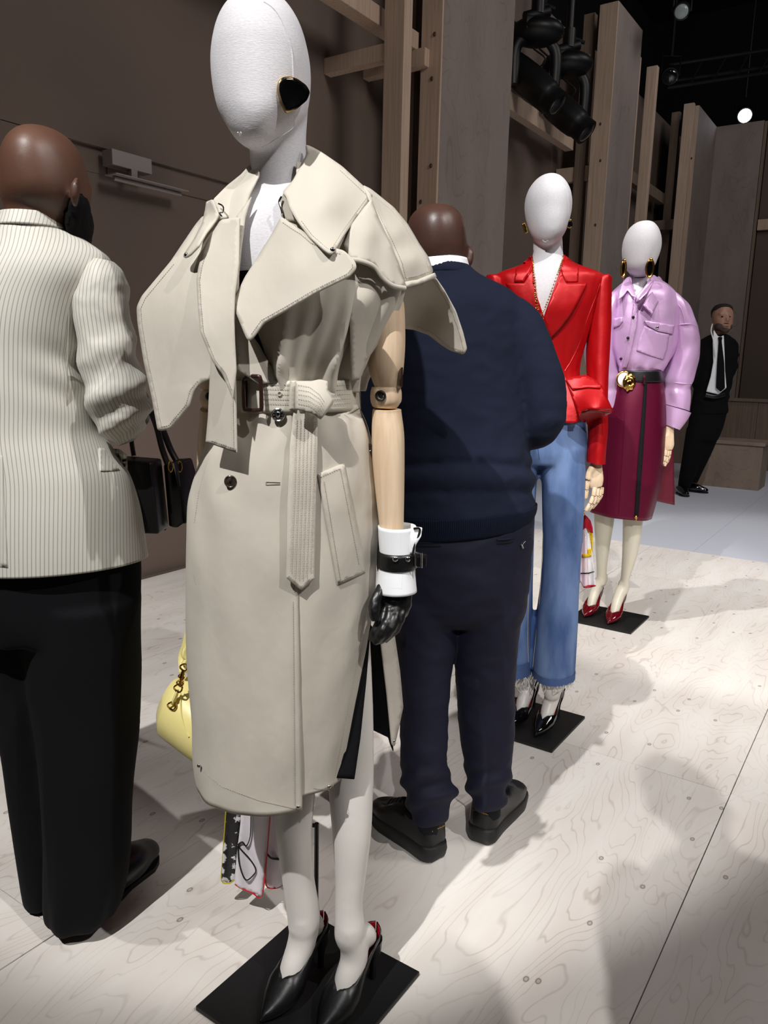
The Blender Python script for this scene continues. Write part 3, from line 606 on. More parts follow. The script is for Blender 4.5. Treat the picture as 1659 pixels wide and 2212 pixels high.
L_lap2 = [(478, 475), (446, 525), (430, 575), (425, 605), (428, 660), (433, 718), (458, 779), (481, 808), (503, 862, 3), (511, 800), (508, 740), (506, 690), (507, 640), (516, 571), (518, 470, 3)]
D_lap2 = Depth([(478, 475, 1.35), (425, 600, 1.325), (433, 718, 1.29), (503, 862, 1.272), (511, 740, 1.28), (516, 571, 1.305), (518, 470, 1.335), (465, 640, 1.30)])
cp('lapel', panel(L_lap2, D_lap2, 8, 7), label='right front lapel falling open')
cp('front_facing', panel([(512, 466), (544, 425), (530, 470), (521, 540), (516, 597), (517, 680), (506, 690), (508, 575)], [(520, 440, 1.36), (512, 580, 1.325), (510, 690, 1.30), (530, 470, 1.35)], 7, 2))
cp('front_facing', panel([(500, 676), (520, 690), (560, 745), (604, 826), (560, 830), (512, 800)], [(500, 676, 1.315), (604, 826, 1.325), (512, 800, 1.31)], 8, 2))
cp('collar_stand', panel([(539, 357, 3), (546, 372), (549, 392), (543, 424), (529, 462), (500, 470), (474, 474, 2), (468, 450), (460, 432), (490, 402), (520, 378)], [(539, 357, 1.45), (549, 395, 1.43), (529, 464, 1.375), (474, 474, 1.36), (462, 432, 1.37), (500, 395, 1.41)], 6, 4), label='raised collar edge with torn hook and eye')
cp('collar', panel([(460, 431, 2), (447, 436), (444, 455), (438, 482), (420, 518), (398, 550), (397, 557), (404, 556), (412, 551), (430, 532), (445, 505), (466, 478), (474, 466)], [(460, 431, 1.368), (438, 482, 1.375), (398, 552, 1.34), (445, 505, 1.33), (474, 466, 1.352)], 6, 3), label='folded collar leaf with pointed tip')
L_col = z1((852, 702), (885, 715), (930, 740), (1030, 810), (1178, 948), (1110, 1040), (1040, 1140), (985, 1228))+[(712, 549, 6)]+z1((940, 1212), (870, 1150), (810, 1070), (775, 1010), (757, 950), (738, 935), (790, 880), (835, 795), (858, 750))
D_col = Depth([(661, 314, 1.43), (700, 335, 1.405), (740, 361, 1.40), (803, 423, 1.40), (760, 485, 1.345), (718, 547, 1.265), (668, 513, 1.285), (625, 446, 1.325), (610, 418, 1.35), (650, 357, 1.405), (700, 440, 1.325), (655, 420, 1.345)])
cp('collar', panel(L_col, D_col, 7, 7), th=.0035, label='broad pointed collar leaf lying on the left shoulder')
cp('collar_stand', panel([(612, 419), (622, 428), (636, 455), (645, 478), (625, 478), (608, 468), (606, 440)], [(612, 419, 1.352), (645, 478, 1.335), (606, 465, 1.345)], 5, 2), M_trenchin)
L_lap = z1((735, 1050), (790, 1090), (840, 1120), (885, 1160), (955, 1195), (1040, 1215), (1095, 1270), (1100, 1300), (1065, 1340), (900, 1420), (765, 1500), (650, 1565))+z2((600, 178), (575, 195), (560, 165), (518, 60))+[(504, 664, 8)]+z1((515, 1440), (560, 1345), (640, 1220), (700, 1120))
D_lap = Depth([(608, 470, 1.325), (655, 499, 1.298), (768, 575, 1.268), (700, 620, 1.262), (619, 669, 1.262), (545, 732, 1.268), (504, 664, 1.298), (530, 600, 1.312), (575, 530, 1.32), (640, 580, 1.275)])
cp('lapel', panel(L_lap, D_lap, 7, 8), th=.004, label='very wide pointed lapel folded over the chest')
# shoulder pieces
D_ep = Depth([(784, 401, 1.40), (824, 428, 1.43), (864, 464, 1.45), (904, 526, 1.455), (936, 590, 1.45), (900, 603, 1.41), (872, 610, 1.385), (850, 540, 1.385), (820, 480, 1.385), (795, 430, 1.385), (890, 560, 1.405), (860, 500, 1.41)])
L_ep = [(784, 401, 3), (800, 409), (824, 428), (850, 449), (880, 485), (904, 526), (925, 557), (936, 590, 8), (906, 602), (871, 610, 3), (862, 570), (842, 525), (818, 478), (797, 432)]
cp('epaulette', panel(L_ep, D_ep, 7, 5), label='rounded shoulder cape edge over the left arm')
cp('epaulette_loop', panel([(868, 611), (900, 605), (937, 590), (941, 600), (905, 614), (873, 622)], [(868, 611, 1.38), (937, 590, 1.445), (873, 622, 1.38), (941, 600, 1.445)], 6, 3), th=.006)
D_wg = Depth([(872, 618, 1.43), (936, 595, 1.455), (960, 630, 1.475), (985, 680, 1.495), (1009, 752, 1.51), (1002, 764, 1.515), (927, 721, 1.54), (864, 708, 1.55), (930, 660, 1.525), (900, 640, 1.49)])
L_wg = [(870, 616), (905, 612), (936, 594), (944, 604), (960, 628), (984, 672), (1000, 718), (1009, 754, 6), (1002, 766, 5), (975, 758), (955, 746), (927, 724), (895, 712), (862, 708), (864, 660)]
cp('storm_flap', panel(L_wg, D_wg, 8, 6), M_trench, label='pointed back flap sticking out beyond the left arm')
D_sf = Depth([(802, 432, 1.385), (770, 480, 1.345), (745, 540, 1.32), (762, 560, 1.315), (797, 568, 1.325), (825, 600, 1.338), (850, 618, 1.352), (876, 622, 1.37), (860, 570, 1.375), (830, 500, 1.37), (800, 500, 1.345)])
cp('storm_flap', panel([(802, 430), (816, 470), (842, 525), (862, 575), (877, 622, 3), (862, 621), (848, 616), (830, 603), (812, 578), (797, 569), (775, 562), (755, 560), (742, 530), (760, 485), (785, 450)], D_sf, 8, 4, lambda x, y: .002*math.sin((x-760)/11.+y/60)), label='left chest storm flap with stitched edge')
cp('underarm_drape', panel([(757, 560), (775, 563), (797, 570), (826, 604), (850, 619), (876, 624), (868, 655), (846, 705), (815, 745), (790, 780), (776, 820), (760, 824), (757, 720), (752, 640)], [(757, 560, 1.345), (876, 624, 1.39), (868, 655, 1.40), (815, 745, 1.385), (776, 820, 1.37), (760, 824, 1.36), (752, 680, 1.33), (800, 650, 1.345)], 8, 4, lambda x, y: .004*math.sin((x+y*.45-900)/17.)), label='armhole drape falling to the belt')
cp('storm_flap_hem', tube([P(x, y, Y) for x, y, Y in ((755, 561, 1.31), (775, 563, 1.312), (797, 570, 1.32), (812, 580, 1.328), (830, 604, 1.338), (850, 618, 1.35), (876, 623, 1.368))], .0042, 8, 4, flat=.6), th=0)
stP = lambda nm, poly, dep, d=6.5, a=0, b=None, **k: stitch([inset(poly, d)[a:b]], dep, parent=m1, **k)
stP('s', L_cape, lambda x, y: D_cape(x, y)+rip(x, y)-.002, 8, 3, 14); stP('s', L_col, lambda x, y: D_col(x, y)-.002, 8, 3, 12); stP('s', L_lap, lambda x, y: D_lap(x, y)-.0022, 8, 6, 14); stP('s', L_lap, lambda x, y: D_lap(x, y)-.0022, 8, 0, 6)
stP('s', L_lap2, lambda x, y: D_lap2(x, y)-.002, 6, 1, 9); stP('s', L_ep, lambda x, y: D_ep(x, y)-.002, 7, 0, 14); stP('s', L_wg, lambda x, y: D_wg(x, y)-.002, 8, 2, 13); stP('s', [(456, 770), (508, 770), (510, 860), (512, 978), (445, 955), (450, 900)], lambda x, y: D_strip(x, y)-.002, 7, 2, 5)
stitch([[(757, 568), (775, 571), (795, 577), (820, 608), (846, 624), (872, 628)]], [(757, 568, 1.335), (820, 608, 1.35), (872, 628, 1.378), (790, 640, 1.34)], parent=m1)
pocket = [(684, 1022), (742, 998), (789, 1237), (729, 1264)]
sk_on = on(TS)
pk = thick(link('pocket_welt', panel([(686, 1024, 2), (743, 1000, 2), (789, 1237, 2), (729, 1264, 2)], sk_on, 9, 2, offs=.003), M_trench, m1), .003, 0)
stitch([[(692, 1030), (735, 1012), (776, 1222)], [(786, 1232), (735, 1256)], [(700, 1040), (736, 1258), (733, 1262)]], lambda x, y: sk_on(x, y)-.0045, parent=m1)
stitch([[(634, 905), (636, 1280)], [(633, 1300), (637, 1745)], [(440, 1668), (480, 1700), (560, 1729), (645, 1748)], [(803, 1260), (790, 1340), (752, 1530), (718, 1706)], [(678, 1702), (716, 1708)], [(452, 985), (430, 1060), (420, 1130)], [(417, 1240), (424, 1265)]], lambda x, y: sk_on(x, y)-.0018, parent=m1)
# belt
belt = link('belt', loft([(484, 775, 820, 1.44, .117, .115), (483, 776, 850, 1.44, .119, .116), (482, 777, 884, 1.44, .118, .116)], 3, 90, cap=(False, False), fold=lambda s, th, q: .0015*wr((th*4, s, 5))), M_trench, m1, label='stitched beige belt knotted in front'); thick(belt, .005, 0)
TBt = bvh(belt); bon = on(TBt, 1.32)
stitch([[(567, 829+k*10.5+(0 if k else 2)), (632, 831+k*10.4)] for k in range(5)]+[[(712, 834+k*9.8), (768, 832+k*9.8)] for k in range(5)], lambda x, y: bon(x, y)-.003, parent=m1)
fr = [P(x, y, bon(max(x, 530), min(max(y, 832), 874))-.019) for x, y in ((526, 822), (527, 878), (534, 886), (560, 886), (565, 880), (563, 822), (556, 813), (534, 814))]
sub(belt, 'buckle', tube(fr+[fr[0]], .0038, 10, 2), M_horn, label='dark horn belt buckle'); sub(belt, 'buckle_bar', tube([P(531, 822, bon(531, 850)-.008), P(531, 880, bon(531, 850)-.008)], .003, 8, 1, smooth=False), M_horn)
thick(sub(belt, 'belt_loop', panel([(627, 822), (640, 823), (637, 886), (624, 885)], bon, 6, 2, offs=.007), M_trench), .003, 0)
Dk = Depth([(640, 828, 1.312), (706, 826, 1.314), (718, 868, 1.305), (690, 902, 1.292), (640, 884, 1.30), (676, 860, 1.290), (690, 880, 1.286)])
kn = [(640, 826), (672, 826), (690, 822), (707, 826), (706, 846), (718, 866), (716, 874), (692, 905), (676, 892), (640, 884)]
thick(sub(belt, 'belt_knot', panel(kn, Dk, 6, 3), M_trench), .008, 0)
stitch([[(644, 832+k*10), (668, 836+k*10), (690, 852+k*9), (703-k*3, 872+k*5)] for k in range(5)], lambda x, y: Dk(x, y)-.0055, parent=m1)
tl = [(636, 880), (672, 890), (686, 893), (686, 960), (682, 1100), (679, 1250, 2), (650, 1275, 2), (618, 1248, 2), (620, 1100), (626, 960), (634, 890)]
Dt = lambda x, y: sk_on(min(max(x, 630), 684), y)-.011
Dts = Depth([(x, y, Dt(x, y)) for x in (635, 655, 680) for y in (895, 960, 1030, 1100, 1180, 1260)])
tail = thick(sub(belt, 'belt_tail', panel(tl, Dts, 8, 2), M_trench, label='hanging pointed belt end'), .004, 0)
stitch([[(641+k*8.2-(k-2)*0, 905), (636+k*8.2, 1050), (628+k*8.4, 1243+(10 if k in (2, 3) else 3 if k in (1, 4) else -3))] for k in range(6)]+[[(624, 1244), (650, 1267), (674, 1246)]], lambda x, y: Dts(x, y)-.003, parent=m1)
def button(x, y, r, m, tree=TS, off=.006, name='button', holes=True, label=None):
    c = put(tree, x, y, off); b = ball(c, (r, .003, r), u=20, v=8); o = link(name, b, m, m1, label=label)
    sub(o, 'rim', tube([c+Vector((r*.86*math.cos(a), -.0018, r*.86*math.sin(a))) for a in np.linspace(0, 2*math.pi, 17)], r*.13, 6, 1), m)
    return c, o
c_, o_ = button(601, 896, .0118, M_silver, off=.012, label='polished silver crested button'); sub(o_, 'crest', join(ball(c_+Vector((0, -.003, .001)), (.0045, .003, .006), u=10, v=6), *[ball(c_+Vector((.007*math.cos(a), -.003, .007*math.sin(a))), .0014, u=6, v=4) for a in np.linspace(0, 5.6, 8)]), M_silver)
c_, o_ = button(498, 1040, .0112, M_mar, label='marbled brown button'); sub(o_, 'thread', box(c_+Vector((0, -.004, 0)), (.0035, .001, .0035)), M_black)
button(797, 966, .008, M_mar, off=.004)
link('buttonhole', join(*[tube([put(TS, a, b, .002), put(TS, c, d, .002)], .0009, 6, 1, smooth=False) for a, b, c, d in ((575, 1041, 605, 1042), (575, 1047, 605, 1046), (575, 1041, 575, 1047))]), M_stitch, m1)
link('eyelet', tube([put(TBt, 604+4*math.cos(a), 851+4.5*math.sin(a), .004) for a in np.linspace(0, 2*math.pi, 13)], .001, 6, 1), M_trenchin, m1)
def rivet(p): link('rivet', ball(p, (.0042, .0025, .0042), u=12, v=6), M_silver, m1)
for x, y in ((644, 1744), (711, 1700)): rivet(put(TS, x, y, .004))
rivet(P(430, 1655, on(TS)(436, 1650)-.006)); rivet(P(718, 540, D_col(718, 540)-.004)); rivet(P(403, 551, 1.333)); rivet(P(850, 1602, 1.515))
link('hook', tube([P(472, 440, 1.362), P(482, 446, 1.355), P(482, 458, 1.352), P(474, 460, 1.352), P(480, 468, 1.35)], .0014, 6), M_silver, m1); link('hook', tube([P(608, 425, 1.343), P(603, 436, 1.34), P(607, 450, 1.338), P(610, 462, 1.335)], .0018, 6), M_silver, m1)
# wooden arms
def arm(pts, r, name, parent, m=M_wood, **k): return link(name, tube([P(*p) for p in pts], r, 24, 5, **k), m, parent)
arm([(826, 610, 1.43), (830, 680, 1.425), (833, 740, 1.42), (834, 790, 1.418), (838, 825, 1.417), (841, 842, 1.417)], [.036, .037, .0355, .0325, .0265, .022], 'upper_arm', m1)
el = link('elbow', join(tube([P(834, 836, 1.417), P(834, 848, 1.417), P(834, 868, 1.417), P(835, 879, 1.417), P(835, 882.5, 1.417)], [.026, .0285, .028, .022, .014], 24, 3), ball(P(821, 856, 1.415), (.018, .028, .022))), M_wood, m1)
bc = P(822, 855, 1.387); link('elbow_bolt', join(tube([bc+Vector((.0078*math.cos(a), 0, .0078*math.sin(a))) for a in np.linspace(0, 2*math.pi, 17)], .0022, 8, 1), tube([bc, bc+Vector((0, .008, 0))], .0045, 6, 1, smooth=False)), M_black, m1)
link('elbow_slot', box(P(868, 815, 1.40), (.003, .02, .035)), M_horn, m1)
arm([(836, 884, 1.415), (836, 900, 1.415), (838, 940, 1.41), (839, 990, 1.405), (842, 1060, 1.40), (846, 1140, 1.395), (850, 1230, 1.39)], [.026, .0275, .0298, .0297, .0268, .0225, .02], 'forearm', m1)
arm([(462, 690, 1.5), (462, 770, 1.5), (462, 840, 1.5)], [.034, .032, .026], 'upper_arm', m1); link('elbow', ball(P(462, 862, 1.5), (.027, .027, .027)), M_wood, m1)
link('elbow_bolt', ball(P(452, 856, 1.475), (.008, .006, .008), u=10, v=6), M_black, m1)
arm([(462, 885, 1.5), (460, 960, 1.52), (452, 1080, 1.57), (438, 1200, 1.62)], [.026, .03, .027, .021], 'forearm', m1)
cuff = link('cuff', loft([(818, 897, 1136, 1.395, .034, .034), (820, 896, 1175, 1.395, .034, .034), (822, 895, 1208, 1.393, .033, .033), (817, 896, 1245, 1.39, .035, .035), (813, 899, 1277, 1.388, .037, .037)], 4, 40, cap=(False, False)), M_whl, m1, label='white leather cuff with a black strap'); thick(cuff, .003, 0)
thick(sub(cuff, 'cuff_flap', panel([(888, 1137), (912, 1140), (910, 1158), (898, 1178), (894, 1196), (884, 1196)], [(888, 1137, 1.375), (912, 1140, 1.375), (890, 1196, 1.37), (905, 1165, 1.365)], 5, 3), M_whl), .004, 0)
sub(cuff, 'zip', tube([P(x, y, 1.366) for x, y in ((893, 1142), (906, 1142), (905, 1155), (897, 1172), (892, 1196))], .0022, 6), M_black)
TC = bvh(cuff); stitch([[(866, 1140), (866, 1190)], [(870, 1230), (868, 1274)], [(879, 1140), (878, 1190)], [(820, 1270), (890, 1272)], [(884, 1230), (886, 1274)]], TC, parent=m1, step=4.5, dash=2.8)
stp = link('wrist_strap', loft([(819, 899, 1190, 1.393, .036, .036), (818, 900, 1208, 1.393, .037, .037), (818, 899, 1224, 1.392, .037, .037)], 2, 40, cap=(False, False)), M_lea, m1); thick(stp, .004, 0)
sub(stp, 'strap_end', box(P(908, 1210, 1.37), (.022, .004, .024), bev=.001), M_lea)
bk = [P(x, y, 1.358) for x, y in ((897, 1193), (910, 1195), (910, 1226), (897, 1225))]; sub(stp, 'buckle', tube(bk+[bk[0]], .0022, 8, 1, smooth=False), M_silver)
for x in (854, 881): sub(stp, 'stud', join(ball(put(TC, x, 1208, .009), (.0055, .003, .0055), u=12, v=6)), M_silver)
hnd = tube([P(853, 1235, 1.39), P(853, 1275, 1.388), P(851, 1300, 1.385), P(846, 1328, 1.38)], [.024, .031, .034, .029], 24, 4, flat=.55, up=(1, 0, 0))
for a, r in (([(866, 1312, 1.38), (864, 1334, 1.368), (853, 1358, 1.362), (831, 1383, 1.368)], .0098), ([(856, 1318, 1.374), (850, 1344, 1.358), (838, 1366, 1.352), (819, 1387, 1.36)], .0102), ([(843, 1322, 1.37), (833, 1350, 1.354), (822, 1372, 1.349), (809, 1388, 1.356)], .0102), ([(829, 1322, 1.372), (818, 1348, 1.36), (809, 1368, 1.356), (801, 1382, 1.362)], .0092), ([(826, 1272, 1.375), (813, 1292, 1.362), (808, 1316, 1.352), (811, 1342, 1.346)], .0105)):
    tube([P(*q) for q in a], [r*1.05, r*1.05, r, r*.72], 10, 4, True, hnd); ball(P(*a[0]), r*1.2, hnd, 10, 8)
hg = union(hnd, .0024, 1); 
for v_ in hg.verts: v_.co += v_.normal*.0016*noise.noise(v_.co*90)
link('glove', hg, M_lea, m1, label='black leather glove with curled fingers')
hn2 = tube([P(434, 1190, 1.6), P(432, 1240, 1.6), P(430, 1300, 1.6)], [.024, .034, .034], 16, 4, flat=.6)
for k in range(4): tube([P(418+k*9, 1300, 1.59), P(414+k*8, 1340, 1.57), P(420+k*7, 1372, 1.6)], .011, 10, 4, True, hn2)
tube([P(440, 1250, 1.58), P(446, 1300, 1.56), P(440, 1340, 1.56)], .011, 10, 4, True, hn2); link('glove', union(hn2, .004, 2), M_lea, m1)
# yellow bag
YB = 1.70
bag = thing('handbag', P(400, 1600, YB), 'pale yellow leather handbag with gold chain links behind the trench coat', 'handbag')
bb = loft([(352, 560, 1500, YB, .06, .06), (349, 564, 1545, YB, .075, .075)], 2, 8); bb.free()
bb = bmesh.new(); rings = []
for i in range(13):
    t = i/12; x = (t-.5); w_ = .075+.012*math.sin(math.pi*t); 
    rings.append([bb.verts.new(P(382, 1520, YB)+Vector((.0+t*.24-.006, 0, -.0*t))+Vector((-(.012 if i == 0 else 0), w_*math.cos(a)*(.55 if i in (0, 12) else 1), -.018*t+(.082 if i not in (0, 12) else .06)*math.sin(a)*(1 if math.sin(a) > 0 else .95)))) for a in np.linspace(0, 2*math.pi, 29)[:-1]])
for i in range(12):
    for j in range(28): bb.faces.new((rings[i][j], rings[i][(j+1) % 28], rings[i+1][(j+1) % 28], rings[i+1][j]))
bb.faces.new(rings[0][::-1]); bb.faces.new(rings[-1]); bmesh.ops.recalc_face_normals(bb, faces=bb.faces); bmesh.ops.rotate(bb, verts=bb.verts, cent=P(382, 1520, YB), matrix=Matrix.Rotation(.35, 3, 'Y') @ Matrix.Rotation(-.35, 3, 'Z'))
bmesh.ops.translate(bb, verts=bb.verts, vec=(-.005, 0, 0)); TG = bvh(bb)
b_ = link('bag_body', bb, M_yel, bag)
sub(b_, 'seam', tube([put(TG, x, y, .001) for x, y in ((396, 1462), (390, 1500), (391, 1540), (399, 1575), (408, 1592))], .0022, 6), M_yel)
link('handle', tube([P(x, y, y3) for x, y, y3 in ((398, 1452, 1.660), (396, 1420, 1.680), (404, 1395, 1.680), (414, 1360, 1.680), (432, 1345, 1.680), (470, 1400, 1.700), (480, 1460, 1.720))], .007, 8, 4, flat=1.680), M_yel, bag)
link('strap_tab', tube([P(402, 1400, 1.665), P(398, 1415, 1.660), P(403, 1424, 1.660), P(397, 1436, 1.655)], .010, 8, 3, flat=.7), M_yel, bag)
for x, y, r in ((397, 1442, .008), (392, 1462, .006), (389, 1476, .007), (385, 1487, .009), (371, 1525, .009)):
    c = P(x, y, 1.615); link('chain_ring', tube([c+Vector((r*math.cos(a), .003*math.sin(2*a), r*math.sin(a))) for a in np.linspace(0, 2*math.pi, 15)], .0022, 8, 1), M_gold, bag)
link('clasp', tube([P(396, 1448, 1.616), P(393, 1462, 1.614), P(388, 1482, 1.612)], [.003, .0045, .003], 8), M_gold, bag)
link('strap_tab', tube([P(384, 1492, 1.620), P(379, 1506, 1.620), P(372, 1520, 1.620)], [.006, .009, .006], 8, flat=.5), M_yel, bag)
# scarf
M_sblk = mat('black silk with white shell print', (16, 16, 20), .4); nt = M_sblk.node_tree; b = nt.nodes['Principled BSDF']; N = nt.nodes.new; LK = nt.links.new
uvn = N('ShaderNodeUVMap'); vo = N('ShaderNodeTexVoronoi'); vo.inputs['Scale'].default_value = 38; vo.inputs['Randomness'].default_value = .55; nzz = N('ShaderNodeTexNoise'); nzz.inputs['Scale'].default_value = 260
adm = N('ShaderNodeMath'); adm.operation = 'MULTIPLY_ADD'; adm.inputs[1].default_value = .35; rmp = N('ShaderNodeValToRGB'); rmp.color_ramp.elements[0].position = .55; rmp.color_ramp.elements[0].color = srgb((225, 222, 222)); rmp.color_ramp.elements[1].position = .6; rmp.color_ramp.elements[1].color = srgb((16, 16, 20))
LK(uvn.outputs[0], vo.inputs['Vector']); LK(uvn.outputs[0], nzz.inputs['Vector']); LK(nzz.outputs[0], adm.inputs[0]); LK(vo.outputs['Distance'], adm.inputs[2]); LK(adm.outputs[0], rmp.inputs[0]); LK(rmp.outputs[0], b.inputs['Base Color'])
M_swh = mat('white silk', (238, 232, 238), .35, bump=(30, (2, 2, .6), .2, .004)); M_sred = mat('red hand rolled hem', (196, 24, 40), .5); M_syel = mat('yellow hem', (196, 178, 40), .5)
sc = thing('silk_scarf', P(545, 1930, 1.58), 'folded white and black printed silk scarf with red hem behind the mannequin legs', 'scarf')
fw = lambda x, y: .006*math.sin(x/7.)*max(0, (y-1640)/290)
pA = z3((450, 700), (530, 700), (536, 1010), (520, 1150), (505, 1240), (488, 1425), (462, 1440), (424, 1428), (428, 1330), (440, 1150)); pB = z3((530, 700), (690, 700), (690, 1050), (672, 1100), (655, 1300), (630, 1505), (580, 1490), (520, 1465), (492, 1445), (498, 1330), (520, 1130)); pC = z3((660, 900), (700, 1000), (716, 1200), (748, 1400), (735, 1450), (700, 1466), (650, 1448), (645, 1300))
link('scarf_fold', panel(pA, lambda x, y: 1.66, 6, 3, fw), M_sblk, sc, label='black fold printed with white shells'); sb = link('scarf_fold', panel(pB, lambda x, y: 1.64, 6, 3, lambda x, y: .5*fw(x, y)), M_swh, sc, label='white fold with black line drawing'); link('scarf_fold', panel(pC, lambda x, y: 1.66, 6, 3, fw), M_swh, sc)
for o in [c for c in C.objects if c.parent == sc]: thick(o, .002, 0)
hem = lambda pts, Y, m, dy=0: sub(sb, 'rolled_hem', tube([P(x, y, Y+dy) for x, y in pts], .0016, 6), m)
hem(z3((690, 1050), (672, 1100), (655, 1300), (630, 1505), (580, 1490), (520, 1465), (492, 1445)), 1.638, M_sred); hem(z3((645, 1300), (650, 1448), (700, 1466), (735, 1450)), 1.658, M_sred); hem(z3((452, 900), (450, 1000), (440, 1150), (428, 1330), (424, 1428), (462, 1440), (488, 1425)), 1.66, M_syel)
sub(sb, 'drawn_line', tube([P(x, y, 1.634) for x, y in z3((576, 1020), (574, 1100), (570, 1200), (550, 1250), (530, 1230), (508, 1250), (512, 1330), (530, 1395), (552, 1425), (585, 1400), (598, 1370), (570, 1320), (520, 1265), (508, 1240))], .0028, 6, flat=.5), M_black)
sub(sb, 'drawn_line', tube([P(x, y, 1.654) for x, y in z3((655, 1290), (680, 1312), (722, 1318))], .0028, 6), M_black)
link('knot', ball(P(540, 1662, 1.63), (.035, .014, .014)), M_swh, sc); link('scarf_cord', tube([P(540, 1650, 1.64), P(548, 1625, 1.625), P(556, 1600, 1.61)], .005, 8), M_swh, sc)
#---------------------------------------------------------------- people
def crumple(bm, *terms):
    """terms: (amp, (fx, fy, fz), seed): cloth folds moved along the normals"""
    bm.normal_update()
    for v in bm.verts:
        d = 0
        for a, f, s in terms:
            n_ = noise.noise(Vector((v.co.x*f[0]+s, v.co.y*f[1], v.co.z*f[2]))); d += a*(1-2*abs(n_)*1.6)
        v.co += v.normal*d
    bm.normal_update(); return bm
def lens(c, r, rot=(0, 0, 0)):
    from mathutils import Euler
    return ball(c, r, u=14, v=10, rot=Euler(rot).to_quaternion())
def sneaker(parent, heel, toe, wd=.054, txt=True):
    d = Vector(toe)-Vector(heel); d.z = 0; L = d.length; d.normalize(); n = Vector((-d.y, d.x, 0)); h0 = Vector((heel[0], heel[1], 0))
    hw = lambda s: wd*float(np.interp(s, [0, .03, .1, .3, .55, .75, .9, .97, 1], [.35, .62, .78, .78, .92, 1, .82, .5, .12]))
    def ringloft(levels, N=40):
        bm = bmesh.new(); rs = []
        for z, k, e in levels:
            r = []
            for j in range(N):
                a = 2*math.pi*j/N; s = .5-.5*math.cos(a); s2 = (s-.5)*e+.5; x = hw(s)*(k(s) if callable(k) else k)*(1 if a < math.pi else -1)
                zz = z(s) if callable(z) else z; r.append(bm.verts.new(h0+d*L*s2+n*x+Vector((0, 0, zz))))
            rs.append(r)
        for i in range(len(rs)-1):
            for j in range(N): bm.faces.new((rs[i][j], rs[i][(j+1) % N], rs[i+1][(j+1) % N], rs[i+1][j]))
        bm.faces.new(rs[0][::-1]); bm.faces.new(rs[-1]); bmesh.ops.recalc_face_normals(bm, faces=bm.faces); return bm
    so = link('sneaker', ringloft([(lambda s: .001+.012*max(0, (s-.8)/.2), .93, .95), (lambda s: .008+.012*max(0, (s-.8)/.2), 1.03, 1.0), (.028, 1.08, 1.03), (lambda s: .046-.006*s, 1.04, 1.01), (lambda s: .050-.006*s, .96, .97)]), M_sole, parent, label='black chunky-soled leather sneaker')
    kk = lambda a, b: (lambda s: float(np.interp(s, [0, .28, .5, 1], [a, a, b, b])))
    up = ringloft([(lambda s: .046-.006*s, .97, .97), (lambda s: .062-.008*s, kk(1.02, .97), .98), (lambda s: float(np.interp(s, [0, .3, .5, .8, 1], [.098, .088, .088, .066, .056])), kk(.99, .86), .955), (lambda s: float(np.interp(s, [0, .12, .3, .45, .6, .8, 1], [.128, .108, .1, .112, .1, .07, .06])), kk(.92, .64), .92), (lambda s: float(np.interp(s, [0, .12, .3, .45, .6, .8, 1], [.130, .110, .102, .118, .106, .072, .06])), kk(.78, .4), .8)])
    u = sub(so, 'upper', up, M_sneak)
    for k in range(4):
        s = .56+k*.055; z = .108-k*.009; sub(so, 'lace', tube([h0+d*L*s+n*wd*.5+Vector((0, 0, z-.008)), h0+d*L*(s+.02)+Vector((0, 0, z+.004)), h0+d*L*(s+.01)-n*wd*.5+Vector((0, 0, z-.008))], .003, 6), M_black)
    if txt:
        t_ = text('heel_lettering', 'ALEXANDER McQUEEN', h0+d*L*.018+Vector((0, 0, .098)), -n if (-n).x > 0 else n, (0, 0, 1), .0046, M_gold, parent); t_['label'] = 'small gold lettering on the heel'
    return so
# man in the navy sweater
nv = thing('person', (.2, 1.98, 0), 'bald man in a navy sweater seen from behind, between the first two mannequins', 'person')
YN = 1.98
hd = loft([(934, 955, 444.5, YN, .02, .02), (908, 978, 450, YN, .06, .06), (888, 996, 466, YN, .085, .085), (879, 1005, 490, YN, .097, .1), (877, 1008, 518, YN, .1, .105), (879, 1008, 545, YN, .095, .105), (884, 1004, 570, YN+.005, .085, .1), (893, 996, 590, YN+.01, .07, .1), (905, 985, 612, YN+.03, .04, .07), (930, 960, 624, YN+.06, .02, .03)], 5, 36)
nb_ = join(hd, loft([(888, 1000, 530, YN+.005, .075, .07), (888, 1001, 570, YN+.005, .07, .07), (886, 1002, 610, YN, .07, .07), (850, 1040, 640, YN, .085, .07), (825, 1095, 690, YN, .11, .09), (820, 1110, 850, YN, .11, .11), (825, 1120, 1100, YN, .12, .12), (860, 1100, 1240, YN, .11, .11)], 4, 30),
    lens(P(1012, 558, YN-.01), (.0105, .02, .03), (0, .12, .5)), lens(P(1009, 566, YN-.02), (.008, .014, .016), (0, .12, .5)), lens(P(873, 558, YN+.01), (.011, .018, .031), (0, -.12, -.3)), lens(P(945, 565, YN+.115), (.018, .025, .02)),
    tube([P(1100, 690, YN), P(1150, 800, YN-.01), P(1165, 905, YN-.01), P(1110, 925, YN+.2)], [.045, .042, .038, .03], 12), tube([P(820, 690, YN), P(775, 800, YN-.01), P(760, 905, YN-.01), P(810, 925, YN+.2)], [.045, .042, .038, .03], 12),
    tube([P(920, 1220, YN), P(920, 1450, 1.95), P(925, 1760, 1.90)], [.06, .05, .035], 12), tube([P(1060, 1220, YN), P(1050, 1450, 1.98), P(1052, 1730, 1.985)], [.06, .05, .035], 12))
link('body', union(nb_, .0065, 4), M_skin2, nv, label='shaved head and neck with dark brown skin')
ct = thick(link('shirt_collar', loft([(886, 1009, 561, YN, .082, .085), (884, 1013, 578, YN, .088, .09), (880, 1018, 592, YN, .09, .09)], 3, 48, cap=(False, False)), M_shirt, nv, label='white shirt collar'), .004, 0)
